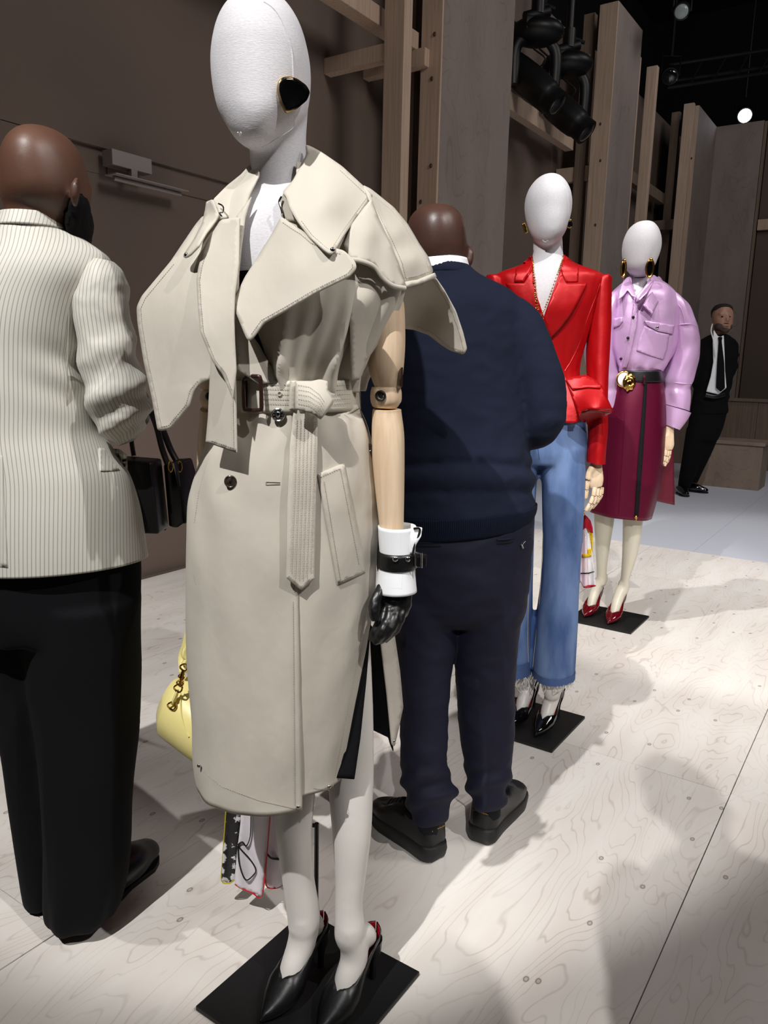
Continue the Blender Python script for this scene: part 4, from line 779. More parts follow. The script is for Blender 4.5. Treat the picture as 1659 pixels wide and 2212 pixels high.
def swf(s, th, q):
    y = proj(q)[1]; return -.011*math.exp(-((y-1008-6*math.cos(th*2))/9.)**2)-.007*math.exp(-((y-1063)/7.)**2)+.006*math.exp(-((y-1030)/16.)**2)+.004*wr((th*1.5, s*8, 2))
sw = join(loft([(892, 1014, 574, YN, .084, .085), (880, 1026, 588, YN, .088, .09), (850, 1060, 606, YN, .095, .095), (815, 1105, 632, YN, .11, .1), (796, 1128, 668, YN, .128, .12), (790, 1136, 740, YN, .14, .135), (796, 1134, 850, YN, .145, .15), (800, 1138, 940, YN, .15, .155), (800, 1148, 995, YN, .158, .16), (800, 1154, 1035, YN, .162, .16), (800, 1150, 1064, YN, .16, .16), (800, 1156, 1095, YN, .165, .16), (806, 1128, 1146, 1112, YN, .158, .155), (812, 1150, 1142, 1126, YN, .152, .15)], 6, 72, fold=swf),
    tube([P(1070, 695, YN), P(1100, 707, YN), P(1130, 756, YN-.005), P(1155, 815, YN-.01), P(1166, 880, YN-.01), P(1162, 912, YN), P(1128, 925, YN+.12), P(1090, 915, YN+.22)], [.062, .076, .074, .07, .067, .062, .06, .045], 28, 5),
    tube([P(848, 695, YN), P(818, 707, YN), P(790, 756, YN-.005), P(772, 815, YN-.01), P(765, 880, YN-.01), P(770, 912, YN), P(800, 925, YN+.12), P(850, 915, YN+.22)], [.062, .076, .074, .07, .067, .062, .06, .045], 28, 5))
sw = union(sw, .0075, 3); crumple(sw, (.0018, (9, 9, 16), 3), (.0008, (20, 20, 34), 9)); TSW = bvh(sw)
so_ = link('sweater', sw, M_navy, nv, label='navy blue knitted sweater')
sub(so_, 'neck_rib', loft([(888, 1012, 573, YN, .088, .088), (880, 1024, 585, YN, .0925, .092), (873, 1031, 592, YN, .0925, .092)], 3, 60, cap=(False, False)), M_navy)
M_rib = mat('navy rib knit', (20, 25, 41), .92, spec=.1)
nt = M_rib.node_tree; b = nt.nodes['Principled BSDF']; uvn = nt.nodes.new('ShaderNodeUVMap'); wv = nt.nodes.new('ShaderNodeTexWave'); wv.inputs['Scale'].default_value = 60; bp_ = nt.nodes.new('ShaderNodeBump'); bp_.inputs['Distance'].default_value = .001
nt.links.new(uvn.outputs[0], wv.inputs['Vector']); nt.links.new(wv.outputs['Fac'], bp_.inputs['Height']); nt.links.new(bp_.outputs[0], b.inputs['Normal'])
thick(sub(so_, 'hem_rib', loft([(802, 1104, 1158, 1086, YN, .166, .16), (806, 1126, 1156, 1102, YN, .163, .158), (812, 1154, 1144, 1128, YN, .152, .15)], 4, 90, cap=(False, False)), M_rib), .003, 0)
tr_ = join(loft([(806, 1152, 1095, YN, .145, .14), (806, 1150, 1150, YN, .148, .145), (812, 1148, 1200, YN, .15, .145), (826, 1142, 1260, YN, .145, .14), (842, 1134, 1310, YN, .125, .12), (848, 1124, 1340, YN, .09, .09)], 5, 60),
    loft([(838, 986, 1290, YN-.01, .11, .11), (848, 985, 1345, 1.965, .1, .1), (854, 982, 1403, 1.955, .085, .09), (862, 972, 1470, 1.945, .078, .08), (866, 966, 1540, 1.935, .07, .075), (867, 966, 1610, 1.92, .066, .07), (867, 968, 1665, 1.91, .064, .068), (872, 984, 1702, 1.90, .06, .064), (882, 976, 1738, 1.90, .054, .06), (888, 963, 1766, 1.90, .048, .05)], 5, 40),
    loft([(980, 1136, 1280, YN, .11, .11), (982, 1126, 1345, YN, .1, .1), (984, 1116, 1403, YN, .088, .09), (987, 1112, 1470, YN, .08, .08), (991, 1111, 1540, 1.98, .072, .075), (998, 1110, 1610, 1.98, .068, .07), (1004, 1104, 1660, 1.98, .066, .07), (1008, 1096, 1690, 1.98, .062, .065), (1014, 1092, 1720, 1.98, .055, .06), (1022, 1084, 1736, 1.98, .05, .05)], 5, 40))
tr_ = union(tr_, .0075, 2); crumple(tr_, (.0035, (5, 5, 9), 1), (.0015, (14, 14, 24), 5))
for v in tr_.verts:
    px, py = proj(v.co)
    if py > 1640: v.co += v.normal*.006*math.sin(py/8.+px/30.)*min(1, (py-1640)/40)
TT = bvh(tr_); to_ = link('trousers', tr_, M_navyt, nv, label='dark navy trousers')
for pts in (((1074, 1166), (1100, 1164), (1145, 1155)), ((878, 1168), (915, 1172), (952, 1172))):
    sub(to_, 'pocket_welt', tube([put(TT, x, y, .001) for x, y in pts], .0025, 6), M_navyt); sub(to_, 'pocket_welt', tube([put(TT, x, y+8, .001) for x, y in pts], .0018, 6), M_navyd)
sub(to_, 'pocket_pin', tube([put(TT, 1133, 1168, .004), put(TT, 1127, 1176, .005), put(TT, 1129, 1184, .005)], .003, 8), M_silver)
sneaker(nv, G(955, 1872, .0)+Vector((-.008, .02, 0)), G(812, 1752, .01)); sneaker(nv, G(1034, 1834, .0)+Vector((0, .02, 0)), G(1117, 1712, .01))
for x, y, Y in ((925, 1772, 1.885), (1058, 1735, 1.97)): link('sock', tube([P(x, y-25, Y), P(x, y+22, Y+.01)], .031, 16, 1, smooth=False), M_navyd, nv)
# man in the ivory pinstripe jacket
YM = 1.63
pm = thing('person', (-.72, 1.64, 0), 'bald bearded man in an ivory pinstripe jacket seen from behind at the left edge', 'person')
hd = loft([(80, 100, 278, YM, .015, .015), (52, 128, 285, YM, .055, .055), (32, 150, 302, YM, .08, .08), (19, 166, 328, YM, .097, .1), (12, 177, 360, YM, .103, .108), (11, 184, 395, YM, .103, .11), (14, 185, 425, YM, .1, .11), (20, 184, 452, YM+.005, .09, .105), (30, 182, 480, YM+.02, .07, .09), (60, 178, 505, YM+.05, .04, .06), (110, 172, 525, YM+.08, .02, .03)], 5, 40)
pb_ = join(hd, loft([(17, 150, 400, YM+.005, .08, .06), (19, 152, 450, YM+.005, .078, .07), (20, 152, 490, YM, .078, .07), (12, 150, 530, YM, .078, .07), (-30, 170, 575, YM, .09, .08), (-80, 190, 640, YM, .1, .09), (-90, 160, 800, YM, .1, .1), (-110, 190, 1050, YM, .11, .11), (-80, 200, 1230, YM, .1, .1)], 4, 30),
    lens(P(162, 412, YM-.072), (.0105, .016, .027), (0, .15, .3)), lens(P(161, 430, YM-.066), (.008, .013, .02), (0, .05, .3)), lens(P(13, 418, YM), (.0095, .018, .031), (0, -.1, -.4)), lens(P(181, 408, YM+.10), (.017, .028, .02)), lens(P(184, 396, YM+.085), (.01, .03, .01)), lens(P(178, 440, YM+.1), (.016, .03, .02)),
    tube([P(190, 620, YM-.01), P(225, 740, YM-.02), P(250, 860, YM-.02), P(240, 900, YM+.14), P(190, 900, YM+.22)], [.042, .04, .036, .03, .025], 12), tube([P(-110, 620, YM), P(-140, 800, YM), P(-140, 1000, YM+.03)], [.042, .038, .03], 12),
    tube([P(190, 1200, YM), P(190, 1600, YM), P(190, 1940, YM)], [.06, .05, .035], 12), tube([P(60, 1200, YM+.05), P(90, 1600, YM+.05), P(100, 1900, YM+.06)], [.06, .05, .035], 12))
pbu = union(pb_, .0065, 4); TH = bvh(pbu); pbo = link('body', pbu, M_skin, pm, label='shaved head and neck with brown skin')
bd_ = join(lens(P(170, 478, YM+.01), (.0215, .06, .045)), lens(P(165, 508, YM+.02), (.026, .05, .036)), lens(P(173, 452, YM-.01), (.014, .045, .034)), lens(P(160, 522, YM+.02), (.024, .045, .026)))
link('beard', crumple(union(bd_, .004, 1), (.001, (60, 60, 60), 2)), M_beard, pm, label='short black beard')
def jf(s, th, q): return .005*math.sin(s*70+th*5)*math.exp(-((s-.52)/.07)**2-((th-.45)/.5)**2)+ .003*wr((th*2, s*6, 4))+.0045*math.cos(th*5+.6)*max(0, s-.55)-.004*math.exp(-((s-.48)/.05)**2)
JK = [(2, 137, 488, YM, .082, .085), (-22, 155, 506, YM, .09, .09), (-62, 196, 532, YM, .1, .095), (-100, 232, 560, YM, .112, .105), (-125, 238, 596, YM, .125, .115), (-133, 212, 650, YM, .135, .12), (-132, 192, 720, YM, .14, .125), (-128, 185, 790, YM, .142, .128), (-130, 192, 860, YM, .142, .13), (-142, 206, 928, YM, .143, .135), (-156, 238, 978, YM, .148, .14), (-172, 270, 1025, YM, .153, .145), (-186, 291, 1090, YM, .158, .15), (-196, 304, 1160, YM, .16, .15), (-202, 311, 1206, YM, .16, .15)]
jb = loft(JK, 6, 100, fold=jf, cap=(False, False)); TJ = bvh(jb); jo = thick(link('jacket', jb, M_blazer, pm, label='ivory jacket with fine grey pinstripes'), .004, 1)
thick(sub(jo, 'collar', loft([(8, 141, 470, YM, .083, .08), (3, 146, 486, YM, .09, .085), (-6, 152, 500, YM, .095, .09)][::1], 3, 60, cap=(False, False)), M_blazer), .005, 0)
def slf(s, th, q): return .0035*(.5-abs(wr((th*2.2+s*3, s*17, 8))))*min(1, s*5)+ .0065*wr((th*1.1, s*9, 5))*min(1, s*6)+(.0065*math.sin(s*34+1.6*math.cos(th+.7)))*max(0, min(1, (s-.28)*5))*(1-.3*s)
SL = [(206, 560, 244, 566, 1.60, .03, .03), (186, 585, 262, 588, 1.60, .05, .055), (171, 630, 272, 622, 1.60, .062, .065), (167, 675, 276, 668, 1.60, .066, .068), (172, 725, 283, 715, 1.60, .066, .068), (178, 775, 291, 760, 1.60, .066, .068), (184, 825, 306, 812, 1.60, .068, .07), (193, 868, 314, 848, 1.605, .07, .075), (206, 905, 317, 876, 1.61, .068, .08), (226, 935, 311, 902, 1.62, .06, .085), (245, 953, 300, 925, 1.63, .045, .08), (262, 963, 284, 948, 1.65, .02, .05)]
thick(sub(jo, 'sleeve', join(loft(SL, 7, 64, fold=slf)), M_blazer, label='rumpled pushed-up sleeve'), .001, 0)
sub(jo, 'sleeve', tube([P(262, 880, 1.68), P(240, 885, 1.78), P(200, 890, 1.86)], [.065, .06, .05], 24), M_blazer)
sub(jo, 'sleeve', tube([P(-105, 590, YM), P(-135, 700, YM), P(-150, 850, YM), P(-150, 1000, YM+.05)], [.06, .07, .068, .06], 24), M_blazer)
sub(jo, 'armhole_seam', tube([put(TJ, x, y, .0) for x, y in ((232, 562), (205, 575), (184, 600), (172, 640), (169, 680), (176, 730))], .0016, 6), M_blazer)
pk_ = [(211, 968), (262, 972), (273, 984), (274, 1018), (215, 1019)]; thick(sub(jo, 'pocket_flap', panel(pk_, TJ, 6, 4, offs=.004), M_blazer), .004, 0)
sub(jo, 'back_seam', tube([put(TJ, x, y, -.0006) for x, y in ((150, 640), (143, 900), (140, 1210))], .0012, 6), M_blazer); thick(sub(jo, 'vent', panel([(0, 985), (6, 985), (18, 1226), (0, 1224)], TJ, 8, 1, offs=.003), M_blazer), .004, 0)
tw = join(loft([(-180, 296, 1180, YM, .14, .13), (-170, 298, 1230, YM, .14, .135), (-130, 299, 1300, YM, .135, .13), (-90, 298, 1360, YM, .12, .12)], 5, 60),
    loft([(50, 299, 1290, YM, .13, .13), (62, 298, 1390, YM, .12, .12), (78, 295, 1520, YM, .11, .115), (90, 289, 1670, YM-.005, .105, .11), (100, 281, 1800, YM-.01, .1, .105), (104, 270, 1880, YM-.015, .1, .105), (107, 255, 1945, YM-.02, .092, .1), (113, 240, 1972, YM-.02, .08, .09)], 5, 48, fold=lambda s, th, q: .005*math.cos(th*7)*s),
    loft([(-90, 200, 1290, YM+.05, .12, .12), (-30, 190, 1400, YM+.06, .11, .11), (2, 180, 1540, YM+.07, .1, .1), (24, 172, 1680, YM+.08, .1, .1), (46, 165, 1800, YM+.08, .1, .1), (60, 160, 1880, YM+.08, .095, .1), (66, 150, 1925, YM+.08, .085, .09)], 5, 48))
link('trousers', crumple(union(tw, .008, 2), (.005, (7, 7, 3), 6)), M_trous, pm, label='wide black trousers pooling on the shoes')
def dshoe(parent, heel, toe, m, wd=.045, name='shoe', label=None):
    d = Vector(toe)-Vector(heel); d.z = 0; L = d.length; d.normalize(); c = Vector((heel[0], heel[1], 0)); v = Vector((0, 0, 1))
    b = tube([c+d*L*.04+v*.05, c+d*L*.15+v*.055, c+d*L*.45+v*.05, c+d*L*.7+v*.038, c+d*L*.9+v*.028, c+d*L*.98+v*.022], [.035, .042, .045, .036, .028, .016], 20, 4, flat=1.25, up=(0, 0, 1))
    for vv_ in b.verts: vv_.co.z = max(vv_.co.z, .006)
    o = link(name, b, m, parent, label=label)
    n = Vector((-d.y, d.x, 0)); hw = lambda s: wd*float(np.interp(s, [0, .06, .3, .7, .9, 1], [.5, .72, .7, 1, .75, .2])); bm = bmesh.new(); pr = [(s, 1) for s in np.linspace(0, 1, 14)]+[(s, -1) for s in np.linspace(1, 0, 14)]
    lo = [bm.verts.new(c+d*L*s+n*hw(s)*k+v*.0005) for s, k in pr]; hi = [bm.verts.new(c+d*L*s+n*hw(s)*k+v*.014) for s, k in pr]; N_ = len(lo)
    for j in range(N_): bm.faces.new((lo[j], lo[(j+1) % N_], hi[(j+1) % N_], hi[j]))
    bm.faces.new(lo[::-1]); bm.faces.new(hi); sub(o, 'sole', bm, M_sole); return o
s_ = dshoe(pm, G(228, 1948, 0), G(330, 1838, .01), M_lea, .05, label='black loafer toe showing beyond the trouser hem'); dshoe(pm, G(140, 1900, 0), G(110, 1850, 0), M_lea, .045)
# black handbag on his arm
hb_ = thing('handbag', P(345, 1140, 1.75), 'black structured leather handbag hanging from the arm of the man in ivory', 'handbag')
def slab(quad, t, m=0, bev=.006, par=None, name='panel', mt=None, lab=None):
    bm = bmesh.new(); a = [bm.verts.new(Vector(q)) for q in quad]; nn = (Vector(quad[1])-Vector(quad[0])).cross(Vector(quad[2])-Vector(quad[0])).normalized(); b = [bm.verts.new(Vector(q)+nn*t) for q in quad]; k = len(a)
    bm.faces.new(a[::-1]); bm.faces.new(b)
    for j in range(k): bm.faces.new((a[j], a[(j+1) % k], b[(j+1) % k], b[j]))
    bmesh.ops.recalc_face_normals(bm, faces=bm.faces); bmesh.ops.bevel(bm, geom=bm.edges[:], offset=bev, segments=3, affect='EDGES', profile=.5); return link(name, bm, mt or M_lea, par, label=lab)
YH = 1.72
slab([P(272, 985, YH), P(345, 990, YH), P(362, 1144, YH), P(297, 1142, YH+.02)], -.012, par=hb_, name='side_panel', bev=.003)
slab([P(275, 984, YH+.01), P(350, 990, YH+.005), P(366, 1140, YH+.005), P(300, 1138, YH+.02)], -.07, par=hb_, name='bag_body', bev=.006)
slab([P(352, 1004, YH-.006), P(388, 990, YH+.05), P(412, 1075, YH+.07), P(408, 1118, YH+.07), P(376, 1140, YH-.002), P(364, 1138, YH-.006)], -.012, par=hb_, name='front_flap', bev=.004)
slab([P(360, 1000, YH+.03), P(392, 990, YH+.09), P(416, 1070, YH+.11), P(412, 1112, YH+.11), P(378, 1134, YH+.03)], -.03, par=hb_, name='bag_body', bev=.006)
for pts in (((303, 838, 1.66), (318, 868, 1.68), (338, 920, 1.70), (350, 968, 1.705), (362, 1002, 1.705)), ((299, 842, 1.72), (325, 880, 1.75), (350, 925, 1.76), (368, 970, 1.765), (384, 1000, 1.765))): link('handle', tube([P(*q) for q in pts], .0085, 10, 5, flat=.6), M_lea, hb_)
link('handle', tube([P(303, 838, 1.66), P(290, 838, 1.70), P(285, 880, 1.73), P(283, 940, 1.735), P(289, 985, 1.73)], .0085, 10, 5, flat=.6), M_lea, hb_)
for x, y, Y in ((368, 1008, 1.70), (388, 1008, 1.745)): link('handle_ring', tube([P(x, y, Y)+Vector((.005*math.cos(a), 0, .012*math.sin(a))) for a in np.linspace(0, 2*math.pi, 13)], .002, 6, 1), M_gold, hb_)
link('strap_tab', tube([P(378, 1004, 1.735), P(382, 1025, 1.725), P(386, 1050, 1.72)], [.012, .010, .008], 8, flat=.4), M_lea, hb_)
# security man in a dark suit, far away
YG = 8.2
gd = thing('person', (G(1490, 1068).x, G(1490, 1068).y, 0), 'bearded man in a black suit and tie leaning in the dark background', 'person')
k_ = YG/1661
hd = loft([(1556, 1568, 658, YG, .03, .03), (1547, 1577, 662, YG, .08, .08), (1541, 1581, 671, YG, .1, .1), (1539, 1583, 682, YG, .105, .105), (1540, 1582, 694, YG, .105, .1), (1542, 1581, 703, YG, .1, .09), (1547, 1580, 711, YG, .09, .07), (1553, 1576, 718, YG-.02, .06, .04), (1560, 1571, 721, YG-.04, .03, .02)], 4, 28)
gb = join(hd, loft([(1541, 1570, 700, YG+.02, .06, .07), (1541, 1568, 722, YG+.02, .06, .07), (1528, 1575, 738, YG+.02, .08, .08), (1515, 1575, 780, YG, .1, .1), (1510, 1560, 860, YG, .1, .1)], 4, 24),
    lens(P(1571, 690, YG-.108), (.016, .028, .026)), lens(P(1571, 682, YG-.1), (.012, .018, .03)), lens(P(1568, 703, YG-.1), (.03, .016, .008)), lens(P(1568, 707, YG-.098), (.024, .016, .009)), lens(P(1558, 679, YG-.094), (.028, .014, .009)), lens(P(1576, 680, YG-.085), (.022, .014, .009)), lens(P(1541, 692, YG+.01), (.012, .02, .033)),
    tube([P(1510, 750, YG), P(1503, 800, YG+.03), P(1520, 840, YG+.13), P(1545, 850, YG+.16)], [.05, .045, .035, .03], 12), tube([P(1575, 750, YG), P(1573, 800, YG+.03), P(1562, 838, YG+.13), P(1548, 850, YG+.16)], [.04, .035, .03, .03], 12), tube([P(1522, 860, YG), P(1500, 960, YG), P(1478, 1050, YG+.1)], [.08, .06, .04], 12), tube([P(1540, 860, YG), P(1518, 960, YG+.05), P(1500, 1040, YG+.2)], [.08, .06, .04], 12))
gbo = link('body', union(gb, .011, 2), M_skin3, gd, label='face and neck with a short grey-brown beard')
for x in (1560, 1576): sub(gbo, 'eye', lens(P(x, 684, YG-.098), (.012, .008, .006)), M_beard)
sub(gbo, 'mouth', tube([P(1563, 705, YG-.118), P(1568, 704.5, YG-.124), P(1573, 705, YG-.118)], .003, 6), M_skin)
M_hair = mat('short dark hair', (34, 28, 26), .8, bump=(80, (1, 1, 1), 1, .01)); M_gbe = mat('greying beard', (74, 60, 54), .85, bump=(90, (1, 1, 1), 1, .008))
link('hair', join(loft([(1556, 1568, 656, YG+.01, .03, .03), (1546, 1578, 660, YG+.01, .085, .09), (1539, 1582, 669, YG+.012, .1, .11), (1537, 1580, 675, YG+.03, .088, .1), (1538, 1566, 686, YG+.05, .05, .08)], 4, 28)), M_hair, gd, label='short dark hair')
link('beard', union(join(lens(P(1552, 706, YG-.045), (.04, .06, .04)), lens(P(1566, 714, YG-.07), (.05, .045, .026)), lens(P(1578, 706, YG-.06), (.016, .04, .03)), lens(P(1569, 699, YG-.098), (.032, .016, .008))), .008, 1), M_gbe, gd)
gj = union(join(loft([(1534, 1572, 724, YG, .08, .09), (1516, 1582, 732, YG, .1, .1), (1505, 1590, 742, YG, .12, .11), (1503, 1586, 775, YG, .13, .13), (1503, 1580, 820, YG, .13, .13), (1498, 1573, 860, YG, .135, .13), (1493, 1570, 892, YG, .135, .13)], 5, 44),
    tube([P(1512, 740, YG+.01), P(1506, 770, YG), P(1503, 810, YG+.02), P(1510, 832, YG+.06), P(1530, 845, YG+.15)], [.06, .065, .06, .055, .05], 16), tube([P(1580, 742, YG+.01), P(1581, 770, YG), P(1578, 800, YG+.02), P(1567, 815, YG+.06), P(1550, 840, YG+.15)], [.06, .065, .062, .055, .05], 16)), .013, 2)
TGJ = bvh(gj); link('suit_jacket', crumple(gj, (.008, (6, 6, 8), 2)), M_suit, gd, label='black suit jacket')
z4 = lambda *q: [(1270+x*.3164, 450+y*.3164) for x, y in q]
gyo = lambda o: (lambda x, y: on(TGJ, YG-.13)(x, y)-o)
thick(link('shirt', panel(z4((858, 830), (885, 872), (905, 880), (926, 866), (932, 1000), (935, 1110), (945, 1225), (890, 1270), (808, 1252), (838, 1150), (856, 1050), (852, 920)), [(1540, 715, YG-.11), (1565, 722, YG-.12), (1565, 780, YG-.16), (1535, 780, YG-.155), (1528, 848, YG-.16), (1568, 838, YG-.16), (1550, 850, YG-.165)], 4, 2), M_shirt, gd, label='white shirt front'), .01, 0)
thick(link('tie', panel(z4((888, 878), (918, 880), (912, 905), (930, 1060), (934, 1228), (906, 1252), (876, 1226), (884, 1050), (894, 905)), [(1556, 730, YG-.15), (1560, 780, YG-.185), (1550, 840, YG-.195), (1565, 838, YG-.195)], 4, 2), M_suit, gd, label='black tie'), .01, 0)
link('earpiece_cord', tube([P(1539, 700, YG-.05), P(1536, 715, YG-.12), P(1541, 735, YG-.17), P(1546, 770, YG-.18)], .006, 6), M_shirt, gd)
gt = union(join(loft([(1498, 1572, 850, YG, .12, .12), (1492, 1570, 885, YG, .125, .12), (1487, 1562, 920, YG, .12, .12), (1482, 1550, 950, YG, .11, .11)], 4, 40), loft([(1484, 1540, 925, YG, .11, .11), (1477, 1520, 970, YG+.02, .09, .09), (1470, 1505, 1015, YG+.07, .085, .085), (1465, 1490, 1052, YG+.12, .08, .08)], 4, 30), loft([(1505, 1564, 910, YG, .11, .11), (1498, 1540, 970, YG+.06, .09, .09), (1492, 1518, 1015, YG+.14, .08, .08), (1489, 1505, 1042, YG+.2, .07, .07)], 4, 30)), .013, 2)
link('trousers', gt, M_suit, gd, label='black suit trousers'); link('belt', tube([P(1524, 853, YG-.15), P(1545, 857, YG-.17), P(1566, 852, YG-.15)], .02, 6, flat=.4), M_lea, gd)
a_ = G(1478, 1072, 0); dshoe(gd, a_+Vector((.02, .2, 0)), a_+Vector((.0, -.06, 0)), M_pat, .055); a_ = G(1530, 1062, .02); dshoe(gd, a_+Vector((-.2, .14, 0)), a_, M_pat, .055)
#---------------------------------------------------------------- mannequin in the red jacket
Y2 = 2.70; q2 = lambda *q: [(1020+x*.2713, 350+y*.2713) for x, y in q]
m2 = thing('mannequin', (.569, 2.70, 0), 'linen-headed mannequin in a red satin jacket and blue flared jeans', 'mannequin', 'mannequins along the runway')
hb2 = union(join(loft([(1181, 1192, 378, Y2, .012, .012), (1168, 1204, 381, Y2, .05, .05), (1156, 1215, 390, Y2, .08, .08), (1145, 1225, 404, Y2, .1, .1), (1138, 1231, 420, Y2, .112, .11), (1134.5, 1233.5, 438, Y2, .115, .112), (1135, 1232, 459, Y2, .112, .11), (1139, 1227.5, 480, Y2-.005, .105, .095), (1146, 1220, 502, Y2-.015, .088, .07), (1156, 1209, 518, Y2-.025, .065, .05), (1167, 1197, 526, Y2-.035, .04, .03), (1176, 1187, 530, Y2-.04, .015, .01)], 5, 40),
    loft([(1158, 1210, 440, Y2+.03, .045, .05), (1154, 1213, 500, Y2+.03, .05, .055), (1152, 1215, 530, Y2+.025, .052, .055), (1150, 1217, 556, Y2+.02, .06, .06), (1135, 1232, 576, Y2+.02, .07, .065), (1105, 1265, 600, Y2+.02, .085, .08), (1090, 1280, 640, Y2+.02, .1, .09), (1100, 1264, 700, Y2+.02, .1, .095), (1115, 1250, 790, Y2+.02, .085, .08), (1105, 1258, 890, Y2+.02, .09, .09)], 5, 40)), .008, 3)
T2 = bvh(hb2); o = link('body', hb2, M_linen, m2, label='white linen covered head, neck and chest')
sub(o, 'seam', tube([put(T2, x, y, .0) for x, y in ((1186, 380), (1215, 392), (1226, 415), (1229, 440), (1228, 470))], .0014, 6), M_linen); sub(o, 'chin_stitch', tube([put(T2, x, y, .001) for x, y in ((1172, 519), (1178, 523), (1184, 519))], .0022, 6), M_linen)
thick(link('earring', panel(q2((748, 490), (758, 465), (785, 450), (800, 485), (796, 515), (775, 530), (750, 515)), lambda x, y: Y2-.05, 3, 2), M_gold, m2, label='black stone earring'), .006, 0); thick(link('earring_stone', panel(q2((755, 490), (763, 468), (783, 457), (795, 485), (791, 512), (775, 524), (757, 512)), lambda x, y: Y2-.055, 3, 2), M_pat, m2), .004, 0)
thick(link('earring', panel(q2((393, 490), (423, 482), (446, 560), (418, 570)), lambda x, y: Y2-.04, 3, 1), M_gold, m2, label='flat gold plate earring'), .006, 0)
def chain(name, pts, tree, par, r=.0022, step=.0052, off=.003, m=M_gold):
    Q = [put(tree, x, y, off) for x, y in pts]; R_ = cat([list(p) for p in Q], 12); b = bmesh.new(); L = 0; last = None
    for i, p in enumerate(R_):
        p = Vector(p)
        if last is None or (p-last).length > step: bmesh.ops.create_icosphere(b, subdivisions=1, radius=r, matrix=Matrix.Translation(p)); last = p
    return link(name, b, m, par)
JR = [(1150, 1218, 553, Y2+.02, .062, .065), (1138, 1230, 565, Y2+.02, .068, .07), (1112, 1258, 577, Y2+.02, .078, .075), (1080, 1290, 588, Y2+.02, .088, .08), (1066, 1304, 600, Y2+.02, .098, .09), (1070, 1298, 630, Y2+.02, .108, .1), (1080, 1286, 665, Y2+.02, .115, .105), (1090, 1274, 700, Y2+.02, .112, .102), (1102, 1261, 745, Y2+.02, .1, .095), (1110, 1252, 785, Y2+.02, .09, .088), (1112, 1250, 808, Y2+.02, .088, .086), (1107, 1254, 835, Y2+.02, .098, .095), (1098, 1260, 875, Y2+.02, .112, .11), (1094, 1264, 905, Y2+.02, .118, .115)]
fj2 = lambda s, th, q: .004*math.sin(th*4+s*20+wr((th*2, s*4, 3))*3)*s*(1.2-s)+.0018*wr((th*6, s*14, 6))
jk = thing('jacket', (.569, 2.70, 0), None, None); jk.parent = m2; jk.matrix_parent_inverse = Matrix.Translation(-m2.location); jk['label'] = 'red satin peplum jacket with peaked lapels'
def pc(par):
    def f(name, bm, m, th=0, off=0., label=None):
        me = bpy.data.meshes.new(name); bm.to_mesh(me); bm.free(); me.materials.append(m)
        me.polygons.foreach_set('use_smooth', [True]*len(me.polygons))
        try: me.set_sharp_from_angle(angle=math.radians(42))
        except Exception: pass
        o = bpy.data.objects.new(name, me); C.objects.link(o); o.parent = par; o.matrix_parent_inverse = Matrix.Translation(-par.location)
        if th: thick(o, th, off)
        if label: o['label'] = label
        return o
    return f
j2 = pc(jk)
jr_ = loft(JR, 5, 90, a0=-92, xb=edge((1219, 553), (1208, 590), (1192, 635), (1175, 683), (1178, 740), (1186, 800), (1205, 870), (1216, 915)), fold=fj2); jl_ = loft(JR, 5, 60, xa=edge((1150, 553), (1154, 600), (1160, 640), (1175, 683), (1200, 760)), a1=270, fold=lambda s, th, q: fj2(s, th, q)-.003)
TJ2 = bvh(jr_, jl_); j2('jacket_front', jr_, M_red, .003); j2('jacket_front', jl_, M_red, .003)
j2('collar', panel(q2((722, 748), (735, 742), (790, 785), (848, 832), (846, 900), (842, 957), (745, 957), (722, 900), (705, 850)), TJ2, 4, 1, offs=.005), M_red, .003)
j2('collar', panel(q2((478, 748), (470, 742), (420, 790), (350, 850), (332, 955), (412, 957), (440, 900), (482, 810)), TJ2, 4, 1, offs=.005), M_red, .003)
lapR = q2((745, 962), (850, 960), (912, 963), (905, 995), (860, 1090), (800, 1190), (720, 1300), (625, 1405), (598, 1330), (573, 1245), (600, 1150), (650, 1030), (700, 905), (722, 905)); lapL = q2((265, 965), (412, 962), (445, 905), (480, 850), (500, 960), (540, 1100), (572, 1240), (600, 1330), (500, 1290), (400, 1190), (290, 1010))
jon = on(TJ2, Y2-.1); j2('lapel', panel(lapR, lambda x, y: jon(x, y)-.008-.006*math.sin(min(1, max(0, (y-610)/120))*math.pi), 5, 1.5), M_red, .003, label='wide peaked lapel'); j2('lapel', panel(lapL, lambda x, y: jon(x, y)-.008, 5, 1.5), M_red, .003)
j2('princess_seam', tube([put(TJ2, x, y, .001) for x, y in ((1296, 612), (1283, 650), (1268, 690), (1252, 740), (1236, 775), (1220, 802))], .0022, 6), M_red)
SL2 = [(1298, 594, 1314, 594, Y2+.02, .03, .03), (1284, 597, 1318, 599, Y2+.02, .045, .045), (1274, 618, 1319, 618, Y2+.02, .05, .05), (1271, 660, 1318, 660, Y2+.015, .05, .05), (1270, 711, 1317, 705, Y2+.01, .048, .05), (1269, 770, 1314, 765, Y2+.005, .046, .05), (1270, 820, 1312, 820, Y2, .045, .048), (1272, 870, 1311, 870, Y2-.01, .042, .045), (1272, 920, 1311, 920, Y2-.015, .04, .042), (1271, 965, 1308, 965, Y2-.02, .038, .04), (1270, 998, 1305, 1002, Y2-.02, .037, .038)]
j2('sleeve', loft(SL2, 5, 40, fold=lambda s, th, q: .002*wr((th*2, s*10, 4))+.0025*math.cos(th*4), n=2.4), M_red)
j2('sleeve', loft([(2*1184-r[2], r[1], 2*1184-r[0], r[3], r[4], r[5], r[6]) for r in SL2], 3, 30), M_red)
